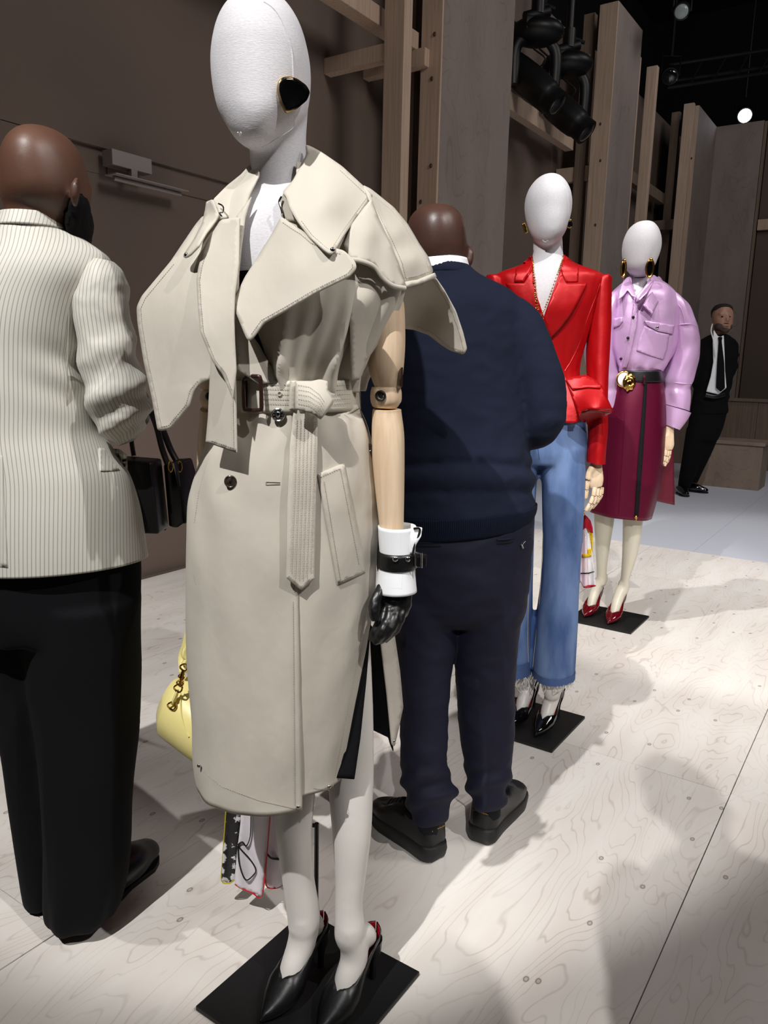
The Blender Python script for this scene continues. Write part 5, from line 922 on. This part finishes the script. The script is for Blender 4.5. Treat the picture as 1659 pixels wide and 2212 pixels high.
j2('sleeve_seam', tube([P(x, y, Y2-.035) for x, y in ((1297, 615), (1291, 700), (1290, 800), (1291, 900), (1289, 998))], .0018, 6), M_red)
D_pp = Depth([(1222, 820, Y2-.10), (1264, 811, Y2-.09), (1298, 831, Y2-.12), (1324, 889, Y2-.13), (1290, 884, Y2-.19), (1252, 892, Y2-.15), (1240, 868, Y2-.13)])
j2('peplum', panel([(1221, 820), (1240, 814), (1264, 810), (1284, 820), (1299, 832), (1312, 862), (1324, 888), (1315, 886), (1296, 884), (1272, 883), (1256, 889), (1252, 900), (1240, 870)], D_pp, 5, 2), M_red, .004, label='stiff flared peplum wing')
j2('peplum', panel([(1252, 892), (1272, 886), (1296, 887), (1323, 890), (1310, 897), (1288, 908), (1276, 914), (1271, 922), (1264, 908), (1258, 912), (1250, 902)], [(1252, 895, Y2-.12), (1323, 890, Y2-.11), (1271, 922, Y2-.03), (1290, 900, Y2-.06)], 5, 1), M_redin, .003)
j2('peplum', panel([(1219, 812), (1232, 830), (1248, 880), (1248, 912), (1234, 915), (1217, 912), (1219, 860)], [(1219, 812, Y2-.09), (1248, 880, Y2-.13), (1248, 912, Y2-.135), (1217, 912, Y2-.13)], 5, 2), M_red, .003)
j2('pocket_flap', panel([(1222, 822), (1244, 815), (1264, 812), (1282, 820), (1299, 833), (1298, 839), (1270, 837), (1250, 840), (1236, 842)], lambda x, y: D_pp(x, y)-.009, 4, 1), M_red, .005)
TJ2 = bvh(*[o for o in C.objects if o.parent == m2 and o.name.startswith('body')], *[o for o in C.objects if o.parent == jk and o.name.startswith(('jacket_front', 'lapel', 'collar'))])
for pts in (((1151, 562), (1152, 585), (1154, 620), (1158, 668)), ((1155, 600), (1158, 640), (1163, 672)), ((1217, 556), (1205, 590), (1190, 632), (1177, 665), (1168, 683))): chain('gold_chain', pts, TJ2, m2, off=.012, r=.003, step=.0065)
# jeans
JL = [(1160, 1267, 965, Y2+.015, .095, .1), (1166, 1265, 1000, Y2+.01, .09, .095), (1171, 1262, 1053, Y2+.005, .085, .09), (1172, 1259, 1120, Y2, .08, .085), (1171, 1254, 1205, Y2-.01, .075, .08), (1166, 1249, 1273, Y2-.015, .078, .08), (1158, 1245, 1341, Y2-.02, .085, .085), (1152, 1241, 1410, Y2-.025, .09, .09), (1149, 1239, 1455, Y2-.03, .092, .092)]
JLL = [(1080, 1164, 965, Y2+.03, .095, .1), (1076, 1160, 1000, Y2+.03, .09, .095), (1073, 1155, 1103, Y2+.03, .082, .085), (1070, 1150, 1239, Y2+.03, .075, .08), (1062, 1147, 1341, Y2+.03, .085, .085), (1056, 1145, 1437, Y2+.03, .09, .09)]
jf2 = lambda s, th, q: .003*wr((th*2, s*5, 8))+.004*math.cos(th*3)*s
jn = union(join(loft([(1098, 1262, 895, Y2+.02, .105, .105), (1086, 1267, 940, Y2+.02, .108, .11), (1078, 1268, 975, Y2+.02, .105, .11), (1086, 1262, 1000, Y2+.02, .09, .1)], 4, 50), loft(JL, 5, 44, fold=jf2), loft(JLL, 5, 44, fold=jf2)), .0075, 2); TJE = bvh(jn)
je = link('jeans', jn, M_denim, m2, label='mid blue flared jeans with frayed hems')
for pts in (((1151, 1440), (1157, 1380), (1165, 1300), (1170, 1220), (1173, 1150)), ((1142, 1436), (1140, 1380), (1141, 1300), (1144, 1200))): sub(je, 'seam', tube([put(TJE, x, y, .0) for x, y in pts], .0012, 6), M_thread)
sub(je, 'fly_seam', tube([put(TJE, x, y, .0005) for x, y in ((1160, 950), (1163, 975), (1165, 992))], .0018, 6), M_denimd)
for R_ in ([JL[-2], JL[-1]], [JLL[-2], JLL[-1]]):
    a, b = R_; mid = tuple(.2*x+.8*y for x, y in zip(a, b)); e = tuple(x+(y-x)*1.12 for x, y in zip(a, b))
    sub(je, 'hem_band', loft([tuple(v+(k_ if i in (1,) else -k_ if i == 0 else .003 if i > 3 else 0) for i, v in enumerate(r)) for r, k_ in ((mid, .8), (b, .9), (e, .9))], 3, 50, cap=(False, False), fold=lambda s, th, q: jf2(1, th, q)+.002*wr((th*9, 3, 1))), M_denimd)
    fb_ = bmesh.new()
    for k in range(46):
        th = 2*math.pi*random.random(); Lp, Rp = P(e[0], e[2], e[3]), P(e[1], e[2], e[3]); c = (Lp+Rp)/2+Vector(((Rp.x-Lp.x)/2*math.cos(th), -e[4]*math.sin(th), .004)); l_ = .015+.045*random.random()**2
        tube([c, c+Vector((random.uniform(-.01, .01), random.uniform(-.01, .01), -l_*.5)), c+Vector((random.uniform(-.018, .018), random.uniform(-.018, .01), -l_))], .0011, 4, 2, True, fb_)
    tag(sub(je, 'frayed_hem', fb_, M_fray), kind='stuff')
PUMP = ([0, .30, .34, .46, .62, .8, .92, 1], [1, 1, .86, .62, .52, .55, .66, .78])
for tx, ty, an, rows in ((1156, 1590, P(1192, 1498, 2.655), [(1158, 1228, 1400, 2.66, .05, .05), (1166, 1218, 1455, 2.66, .042, .042), (1170, 1213, 1485, 2.66, .036, .038), (1173, 1209, 1494, 2.655, .03, .033), (1182, 1200, 1504, 2.655, .015, .015)]), (1101, 1571, P(1124, 1474, 2.75), [(1085, 1160, 1370, 2.75, .05, .05), (1100, 1150, 1430, 2.75, .042, .042), (1105, 1144, 1462, 2.75, .036, .038), (1108, 1141, 1472, 2.75, .03, .033), (1116, 1132, 1481, 2.75, .015, .015)])):
    s_, f_ = pump(m2, G(tx, ty, .02), ud, .235, .038, .1, .012, M_pat, M_redl, rim=PUMP, name='pump', hr=.005); link('leg', union(join(loft(rows, 4, 28), footshape(f_, .038, .1, an, .0295)), .005, 5), M_leg, m2)
link('base_plate', ubox(2.40, 2.73, .885, 1.215, 0, .011, bev=.0015), M_plate, m2, smooth=False, label='square matt black steel base plate')
# jointed wooden hand
def wood_hand(par, w, Y, s, flip=1):
    """w: list of polylines in pixels: palm, then fingers (each a list of joints)"""
    hp = link('hand', union(join(tube([P(x, y, Y) for x, y in w[0]], [r*s for r in (.019, .021, .027, .029, .022)], 20, 4, flat=.62, up=(1, 0, 0)), *[tube([P(x, y, Y-.006) for x, y in q], r*s, 12, 3) for q, r in w[1]]), .0035, 2), M_wood, par, label='jointed beech wood hand')
    for q, r in w[2]:
        for k in range(len(q)-1):
            a, b = P(*q[k][:2], Y+q[k][2]), P(*q[k+1][:2], Y+q[k+1][2]); d = b-a
            sub(hp, 'finger_segment', tube([a+d*.03, a+d*.12, a+d*.85, a+d*.97], [r*s*.8*(1-.06*k), r*s*(1-.06*k), r*s*(.94-.06*k), r*s*(.72-.06*k)], 12, 2), M_wood)
            sub(hp, 'joint_pin', ball(a+d*.12+Vector((0, -r*s*.9, 0)), .0016*s, u=6, v=4), M_black)
    return hp
wood_hand(m2, ([(1288, 990), (1288, 1004), (1286, 1020), (1286, 1038), (1288, 1053)], [([(1282, 1008), (1274, 1022), (1269, 1036)], .014)],
    [([(1269, 1038, -.006), (1266.5, 1058, -.008), (1264.5, 1077, -.008)], .0095), ([(1285, 1053, -.008), (1282, 1072, -.016), (1275, 1088, -.02), (1265, 1104, -.02)], .0088), ([(1291, 1053, .0), (1289, 1072, -.008), (1281, 1089, -.012), (1270, 1103, -.012)], .0088), ([(1296, 1053, .01), (1295, 1072, .004), (1288, 1086, .0), (1278, 1098, .0)], .0085), ([(1300, 1052, .02), (1299, 1068, .016), (1293, 1080, .012), (1285, 1090, .012)], .008)]), Y2-.01, 1.0)
# scarf hanging from the hand
sc2 = thing('silk_scarf', P(1265, 1275, 2.76), 'multicoloured silk scarf hanging from the wooden hand of the red jacket mannequin', 'scarf')
z5 = lambda *q: [(1230+x*.1447, 980+y*.1447) for x, y in q]; YS = 2.78
cmat = lambda n, c: mat(n, c, .4)
M_pk, M_or, M_yl, M_mv, M_rd = cmat('pale pink silk', (236, 214, 222)), cmat('white silk print', (240, 236, 238)), cmat('yellow silk', (226, 190, 20)), cmat('mauve silk', (206, 120, 170)), cmat('crimson silk', (176, 22, 44))
fl = lambda x, y: .008*math.sin((x-1250)/3.2)
for nm, poly, Yd, m, lab in (('scarf_fold', z5((190, 1130), (245, 1120), (262, 1300), (275, 1700), (285, 1980), (210, 2000), (160, 1900), (165, 1500), (185, 1300)), 0, M_pk, 'pale pink fold'), ('scarf_fold', z5((270, 1170), (300, 1200), (330, 1450), (372, 1750), (395, 1975), (275, 2000), (272, 1700), (262, 1400)), .004, M_or, 'white fold'),
    ('scarf_fold', z5((150, 1180), (190, 1130), (188, 1300), (165, 1500), (160, 1930), (120, 1950), (125, 1600), (140, 1350)), .008, M_mv, 'mauve and yellow fold'), ('scarf_fold', z5((245, 1100), (350, 1180), (352, 1350), (335, 1500), (300, 1230)), .012, M_yl, 'mustard fold'), ('scarf_gather', z5((205, 890), (250, 925), (315, 1000), (345, 1090), (350, 1190), (300, 1170), (245, 1110), (180, 1140), (185, 1000)), -.006, M_rd, 'crimson gathered top')):
    thick(link(nm, panel(poly, lambda x, y: YS+Yd, 3, 1.5, fl), m, sc2, label=lab), .002, 0)
for nm, poly, m in (('printed_band', z5((185, 1500), (330, 1490), (335, 1535), (190, 1555)), M_yl), ('printed_band', z5((270, 1420), (322, 1415), (330, 1500), (280, 1510)), M_yl), ('printed_band', z5((135, 1420), (178, 1460), (162, 1590), (142, 1560)), M_rd), ('printed_band', z5((135, 1600), (160, 1590), (160, 1720), (130, 1730)), M_yl), ('printed_line', z5((165, 1780), (285, 1775), (372, 1752), (372, 1765), (285, 1792), (165, 1796)), M_black), ('printed_band', z5((210, 1985), (290, 1960), (395, 1958), (396, 1980), (290, 2005), (215, 2005)), M_rd)):
    thick(link(nm, panel(poly, lambda x, y: YS-.004, 3, .5, fl), m, sc2), .0015, 0)
link('scarf_cord', tube([P(1266, 1102, 2.69), P(1262, 1106, 2.72), P(1262, 1115, YS-.01)], .003, 6), M_gold, sc2)
#---------------------------------------------------------------- mannequin in the lilac shirt
Y3 = 3.97; q3 = lambda *q: [(1270+x*.3164, 450+y*.3164) for x, y in q]
m3 = thing('mannequin', (1.224, 3.96, 0), 'mannequin in a lilac satin shirt and burgundy pencil skirt, farthest of the three', 'mannequin', 'mannequins along the runway')
hb3 = union(join(loft([(1385, 1397, 478, Y3, .015, .015), (1374, 1408, 481, Y3, .06, .06), (1362, 1417, 491, Y3, .09, .09), (1354, 1423, 504, Y3, .108, .108), (1348, 1426, 521, Y3, .118, .118), (1345.5, 1424.5, 540, Y3, .118, .115), (1346.5, 1418, 560, Y3-.005, .108, .1), (1351, 1411, 577, Y3-.015, .09, .08), (1359, 1404, 588, Y3-.025, .065, .055), (1370, 1396, 595, Y3-.035, .03, .03)], 5, 36),
    loft([(1362, 1405, 560, Y3+.02, .05, .055), (1361, 1404, 590, Y3+.02, .052, .055), (1359, 1405, 612, Y3+.02, .055, .06), (1345, 1425, 630, Y3+.01, .08, .075), (1330, 1445, 660, Y3, .1, .1), (1335, 1440, 740, Y3, .1, .1), (1340, 1420, 800, Y3, .085, .085)], 4, 32)), .0095, 3)
T3 = bvh(hb3); o = link('body', hb3, M_linen, m3, label='white head and neck'); sub(o, 'neck_seam', tube([put(T3, x, y, .001) for x, y in ((1362, 597), (1375, 600), (1390, 599), (1402, 594))], .002, 6), M_black)
def hoop(c, w_, h_, t=.012):
    h = link('earring', tube([c+Vector((w_*math.cos(a), 0, h_*math.sin(a))) for a in np.linspace(0, 2*math.pi, 25)], t*.5, 8, 1), M_gold, m3, label='large gold hoop earring'); sub(h, 'black_enamel', ball(c+Vector((0, .004, 0)), (w_, .004, h_)), M_pat); sub(h, 'ear_post', ball(c+Vector((0, -.005, h_)), .009), M_gold)
hoop(P(1404, 580, Y3-.12), .017, .04); hoop(P(1347, 580, Y3-.09), .010, .036)
fs3 = lambda s, th, q: .006*wr((th*2.5, s*7, 3))*min(1, s*4)+.009*math.cos(th*9+wr((s*4, th, 2))*3)*max(0, s-.72)*3.2*(1 if math.sin(th) > 0 else 0)
SR3 = [(1360, 1412, 597, Y3+.01, .07, .06), (1350, 1428, 608, Y3+.01, .085, .08), (1334, 1446, 620, Y3+.005, .1, .09), (1318, 1460, 640, Y3, .115, .105), (1311, 1466, 672, Y3, .125, .115), (1310, 1465, 712, Y3, .128, .12), (1315, 1458, 750, Y3, .125, .12), (1324, 1444, 780, Y3, .122, .115), (1330, 1434, 793, Y3, .115, .11), (1333, 1426, 803, Y3, .105, .1)]
vline = ((1374, 640), (1374, 660), (1370, 700), (1362, 745), (1352, 805))
sha = loft(SR3, 7, 80, a0=-92, xb=edge((1408, 597), (1398, 612), (1384, 630), *vline), fold=fs3); shb = loft(SR3, 7, 60, xa=edge((1363, 597), (1366, 615), (1370, 630), *vline), a1=270, fold=fs3)
T3S = bvh(sha, shb); s3 = thick(link('shirt', join(sha, shb), M_lilac, m3, label='lilac satin shirt'), .004, 0); ps = on(T3S, Y3-.1)
thick(sub(s3, 'collar_stand', panel([(1412, 598), (1410, 612), (1398, 632), (1382, 648), (1374, 652), (1374, 640), (1388, 625), (1400, 606), (1405, 596)], [(1410, 600, Y3-.03), (1374, 648, Y3-.135), (1395, 622, Y3-.09)], 4, 1), M_lilac), .004, 0)
for poly, dd in ((q3((485, 465), (500, 480), (540, 550), (505, 590), (470, 660), (440, 725), (375, 660), (400, 610), (440, 570), (462, 520), (470, 470)), [(1423, 597, Y3-.0), (1441, 624, Y3-.03), (1409, 679, Y3-.165), (1389, 659, Y3-.16), (1410, 630, Y3-.11)]), (q3((265, 475), (285, 468), (290, 500), (310, 560), (330, 610), (300, 600), (270, 560), (240, 600), (208, 625), (215, 560), (240, 500)), [(1354, 600, Y3-.03), (1374, 643, Y3-.14), (1336, 648, Y3-.12), (1345, 610, Y3-.06)])):
    thick(sub(s3, 'collar', panel(poly, dd, 4, 1.5), M_lilac), .004, 0)
thick(sub(s3, 'shirt_neck', panel(q3((440, 468), (425, 520), (385, 560), (335, 605), (340, 622), (385, 585), (430, 545), (446, 500)), [(1409, 599, Y3-.03), (1374, 643, Y3-.13), (1395, 625, Y3-.1)], 4, 1), M_shirt), .003, 0)
thick(sub(s3, 'placket', panel(q3((310, 640), (345, 650), (335, 800), (300, 960), (265, 1090), (235, 1090), (262, 960), (292, 800)), lambda x, y: ps(x, y)-.006, 4, 1), M_lilac), .004, 0)
for x, y in q3((393, 572), (376, 603), (309, 743), (273, 885), (225, 1027)): sub(s3, 'snap_button', ball(P(x, y, ps(x, y)-(.022 if y < 650 else .013)), (.0075, .004, .0075), u=12, v=6), M_black)
for poly in (q3((380, 765), (430, 770), (590, 800), (578, 858), (480, 840), (405, 800)), q3((155, 755), (235, 742), (238, 770), (215, 800), (155, 825))): thick(sub(s3, 'pocket_flap', panel(poly, lambda x, y: ps(x, y)-.01, 4, 1.5), M_lilac), .005, 0)
thick(sub(s3, 'pocket', panel(q3((385, 800), (480, 845), (555, 862), (540, 960), (515, 1032), (440, 1010), (330, 972), (345, 900)), lambda x, y: ps(x, y)-.006, 4, 2), M_lilac), .003, 0)
sub(s3, 'snap_button', ball(P(1420, 707, ps(1420, 707)-.018), (.008, .005, .008), u=12, v=6), M_silver)
S3 = [(1436, 628, 1462, 634, Y3, .04, .04), (1432, 650, 1484, 656, Y3, .075, .07), (1438, 690, 1499, 690, Y3, .085, .08), (1446, 720, 1506, 715, Y3, .088, .085), (1449, 750, 1509, 748, Y3, .088, .085), (1442, 790, 1505, 785, Y3, .085, .085), (1432, 822, 1496, 824, Y3, .08, .08), (1431, 850, 1491, 856, Y3, .075, .075), (1431, 872, 1488, 888, Y3, .07, .07)]
ff3 = lambda s, th, q: .007*wr((th*1.8, s*8, 6))-.008*math.exp(-((s-.8)/.03)**2)
sl3 = loft(S3, 5, 44, fold=ff3); T3L = bvh(sl3); sub(s3, 'sleeve', sl3, M_lilac, label='voluminous seamed sleeve')
for pts in (((1451, 706), (1470, 701), (1490, 700), (1504, 704)), ((1452, 712), (1443, 745), (1436, 790), (1432, 826)), ((1432, 826), (1460, 827), (1480, 829), (1494, 828)), ((1447, 640), (1470, 665), (1480, 700))): sub(s3, 'sleeve_seam', tube([put(T3L, x, y, .001) for x, y in pts], .003, 6), M_lilac)
sub(s3, 'cuff', loft([(1430, 873, 1491, 892, Y3, .074, .074), (1431, 895, 1482, 908, Y3, .07, .07), (1432, 916, 1466, 929, Y3, .058, .06)], 4, 40, cap=(False, False)), M_lilac)
sub(s3, 'sleeve', loft([(2*1386-r[2], r[3], 2*1386-r[0], r[1], r[4], r[5], r[6]) for r in S3], 4, 40, fold=ff3), M_lilac)
sub(s3, 'armhole_seam', tube([put(T3S, x, y, .001) for x, y in ((1440, 632), (1450, 660), (1455, 700), (1453, 740))], .0025, 6), M_lilac)
skt = loft([(1332, 1427, 800, Y3, .11, .105), (1322, 1430, 825, Y3, .12, .115), (1309, 1434, 865, Y3, .132, .13), (1300, 1435, 910, Y3, .138, .135), (1291, 1432, 972, Y3, .14, .135), (1284, 1424, 1045, Y3, .138, .13), (1277, 1106, 1404, 1118, Y3, .135, .13)], 6, 80, fold=lambda s, th, q: .004*wr((th*2, s*4, 12))*s+.004*math.cos(th*6)*s, cap=(False, False))
T3K = bvh(skt); k3 = thick(link('skirt', skt, M_plum, m3, label='burgundy satin pencil skirt'), .004, 0); ks = on(T3K, Y3-.1)
thick(sub(k3, 'back_panel', panel([(1428, 930), (1440, 945), (1455, 972), (1456, 1030), (1457, 1091), (1434, 1086), (1412, 1081), (1422, 1020)], [(1428, 930, Y3+.0), (1457, 1091, Y3+.07), (1412, 1081, Y3+.03)], 5, 1), M_plumin), .004, 0)
thick(sub(k3, 'zip_tape', panel([(1391.5, 822), (1398, 822), (1395, 880), (1389, 980), (1379, 1116), (1371, 1116), (1379, 980), (1388, 880)], lambda x, y: ks(x, y)-.007, 4, .5), M_navyd), .004, 0)
sub(k3, 'zip_pull', join(ball(P(1374, 1117, ks(1374, 1105)-.015), (.009, .006, .009), u=10, v=6), tube([P(1374, 1119, ks(1374, 1105)-.015), P(1373, 1124, ks(1374, 1105)-.012)], .005, 6, 1, smooth=False)), M_gold)
for pts in (((1350, 835), (1349, 900), (1343, 1000), (1336, 1110)), ((1322, 850), (1314, 950), (1306, 1108)), ((1405, 825), (1420, 850), (1431, 866)), ((1330, 895), (1340, 906), (1348, 908))): sub(k3, 'seam', tube([put(T3K, x, y, .0015) for x, y in pts], .002, 6), M_plum)
b3 = thick(link('belt', loft([(1331, 1428, 800, Y3, .122, .115), (1328, 1430, 812, Y3, .125, .118), (1326, 1431, 824, Y3, .127, .12)], 3, 60, cap=(False, False)), M_lea, m3, label='black leather belt'), .006, 0); T3B = bvh(b3)
for x in (1318+12, 1392): sub(b3, 'belt_loop', tube([put(T3B, x, 797, .006), put(T3B, x, 812, .008), put(T3B, x-1, 829, .006)], .005, 6), M_plum)
c = put(T3B, 1347, 819, .014); sub(b3, 'buckle_disc', ball(c, (.032, .006, .036)), M_whl, label='white oval buckle stone'); sub(b3, 'buckle_rim', tube([c+Vector((.033*math.cos(a), 0, .037*math.sin(a))) for a in np.linspace(0, 2*math.pi, 25)], .0045, 8, 1), M_gold)
c2 = put(T3B, 1359, 826, .026); sh = ball(c2, (.032, .012, .042)); 
for v in sh.verts: v.co += (v.co-c2).normalized()*.004*math.sin(10*math.atan2(v.co.z-c2.z, v.co.x-c2.x))
sub(b3, 'shell_ornament', sh, M_gold, label='gold shell ornament'); sub(b3, 'shell_ornament', tube([c2+Vector(((.006+.0022*a)*math.cos(a), -.014, (.006+.0022*a)*math.sin(a))) for a in np.linspace(0, 8, 20)], .0035, 6, 1), M_gold)
for tx, ty, an, rows in ((1262, 1332, P(1300, 1252, 4.06), [(1284, 1328, 1080, 4.02, .055, .055), (1284, 1326, 1122, 4.02, .055, .055), (1286, 1319, 1166, 4.03, .045, .052), (1289, 1311, 1221, 4.05, .034, .042), (1289, 1310, 1245, 4.06, .033, .038), (1287, 1309, 1262, 4.06, .033, .036)]), (1313, 1347, P(1347, 1268, 3.97), [(1345, 1390, 1090, 3.97, .055, .055), (1346, 1387, 1130, 3.97, .055, .055), (1345, 1377, 1194, 3.97, .045, .052), (1342, 1359, 1249, 3.97, .034, .042), (1339, 1357, 1268, 3.97, .033, .038), (1336, 1356, 1280, 3.97, .033, .036)])):
    s_, f_ = pump(m3, G(tx, ty, .02), ud, .24, .042, .105, .012, M_patr, M_redl, rim=([0, .28, .32, .42, .6, .8, .92, 1], [1, 1, .86, .62, .52, .56, .7, .84]), name='pump', hr=.006); link('leg', union(join(loft(rows, 4, 28), footshape(f_, .04, .105, an, .031)), .006, 3), M_legc, m3)
link('base_plate', ubox(3.80, 4.13, 1.03, 1.37, 0, .011, bev=.0015), M_plate, m3, smooth=False, label='square matt black steel base plate')
link('support_rod', join(tube([P(1250, 1322, 4.1)*1, P(1250, 1300, 4.1)], .006, 8, 1, smooth=False)), M_black, m3) if False else None
wood_hand(m3, ([(1447, 920), (1446, 934), (1443, 948), (1442, 962), (1442, 972)], [([(1439, 940), (1435, 955), (1433, 966)], .012)],
    [([(1434, 966, -.01), (1432, 980, -.012), (1432, 998, -.01)], .0088), ([(1439, 972, -.012), (1437, 985, -.018), (1434, 996, -.02), (1431.5, 1003, -.02)], .0085), ([(1443, 973, -.004), (1442, 986, -.01), (1439, 998, -.012), (1435, 1007, -.012)], .0085), ([(1447, 971, .004), (1446, 983, 0), (1443, 993, -.002), (1440, 1000, 0)], .0082)]), Y3-.02, 1.15)
#---------------------------------------------------------------- bystanders behind the camera who throw the shadows on the near floor
def bystander(x, y, h, label, lean=0):
    t = thing('person', (x, y, 0), label, 'person'); k = h/1.75; V = lambda a, b, c: Vector((x+a*k, y+b*k, c*k))
    b = ball(V(lean, .02, 1.63), (.078*k, .098*k, .12*k), u=24, v=16); tube([V(0, 0, 1.36), V(0, 0, 1.44), V(lean*.7, .005, 1.54)], [.07*k, .056*k, .056*k], 16, 3, True, b)
    for s in (-1, 1):
        ball(V(lean+s*.08, 0, 1.62), (.012*k, .018*k, .03*k), b, 10, 8); tube([V(s*.17, 0, 1.40), V(s*.24, -.02, 1.12), V(s*.2, .16, 1.02), V(s*.1, .30, 1.14)], [.045*k, .04*k, .034*k, .028*k], 12, 4, True, b)
        for f in range(4): tube([V(s*.1+(f-1.5)*.006, .31, 1.13+f*.016), V(s*.07+(f-1.5)*.004, .35, 1.14+f*.018), V(s*.04, .34, 1.15+f*.018)], .008*k, 8, 3, True, b)
        tube([V(s*.12, .3, 1.13), V(s*.1, .31, 1.18), V(s*.07, .32, 1.2)], .009*k, 8, 3, True, b); tube([V(s*.1, 0, .9), V(s*.11, .01, .5), V(s*.12, -.01, .08)], [.08*k, .06*k, .04*k], 12, 3, True, b)
    tube([V(0, 0, .85), V(0, 0, 1.1), V(0, 0, 1.3), V(0, 0, 1.42)], [.12*k, .11*k, .13*k, .07*k], 18, 3, True, b, flat=1.3, up=(0, 1, 0))
    link('body', union(b, .0075, 3), M_skin3, t)
    c = tube([V(0, 0, .78), V(0, 0, .95), V(0, 0, 1.15), V(0, 0, 1.32), V(0, 0, 1.42), V(0, 0, 1.47)], [.155*k, .15*k, .145*k, .155*k, .11*k, .065*k], 28, 4, True, None, flat=1.35, up=(0, 1, 0))
    for s in (-1, 1): tube([V(s*.15, 0, 1.39), V(s*.19, 0, 1.36), V(s*.245, -.02, 1.12), V(s*.21, .12, 1.03), V(s*.13, .26, 1.11)], [.06*k, .07*k, .06*k, .055*k, .045*k], 16, 4, True, c)
    link('jacket', crumple(union(c, .01, 2), (.004, (8, 8, 12), 3)), M_trous, t)
    tr = tube([V(0, 0, .7), V(0, 0, .85), V(0, 0, .98)], [.12*k, .14*k, .13*k], 24, 3, True, None, flat=1.25, up=(0, 1, 0))
    for s in (-1, 1): tube([V(s*.09, 0, .85), V(s*.1, 0, .5), V(s*.115, 0, .07)], [.1*k, .078*k, .062*k], 18, 4, True, tr)
    link('trousers', union(tr, .01, 2), M_navyt, t)
    for s in (-1, 1): dshoe(t, V(s*.12, -.08, 0), V(s*.14, .19, 0), M_lea)
    hr_ = ball(V(lean, -.012, 1.665), (.084*k, .1*k, .1*k), u=24, v=14); link('hair', hr_, M_hair, t)
    return t
bystander(.2, -.6, 1.76, 'photographer in dark clothes standing just behind the camera')
bystander(.74, .02, 1.74, 'visitor in dark clothes standing right of the camera, out of the picture')
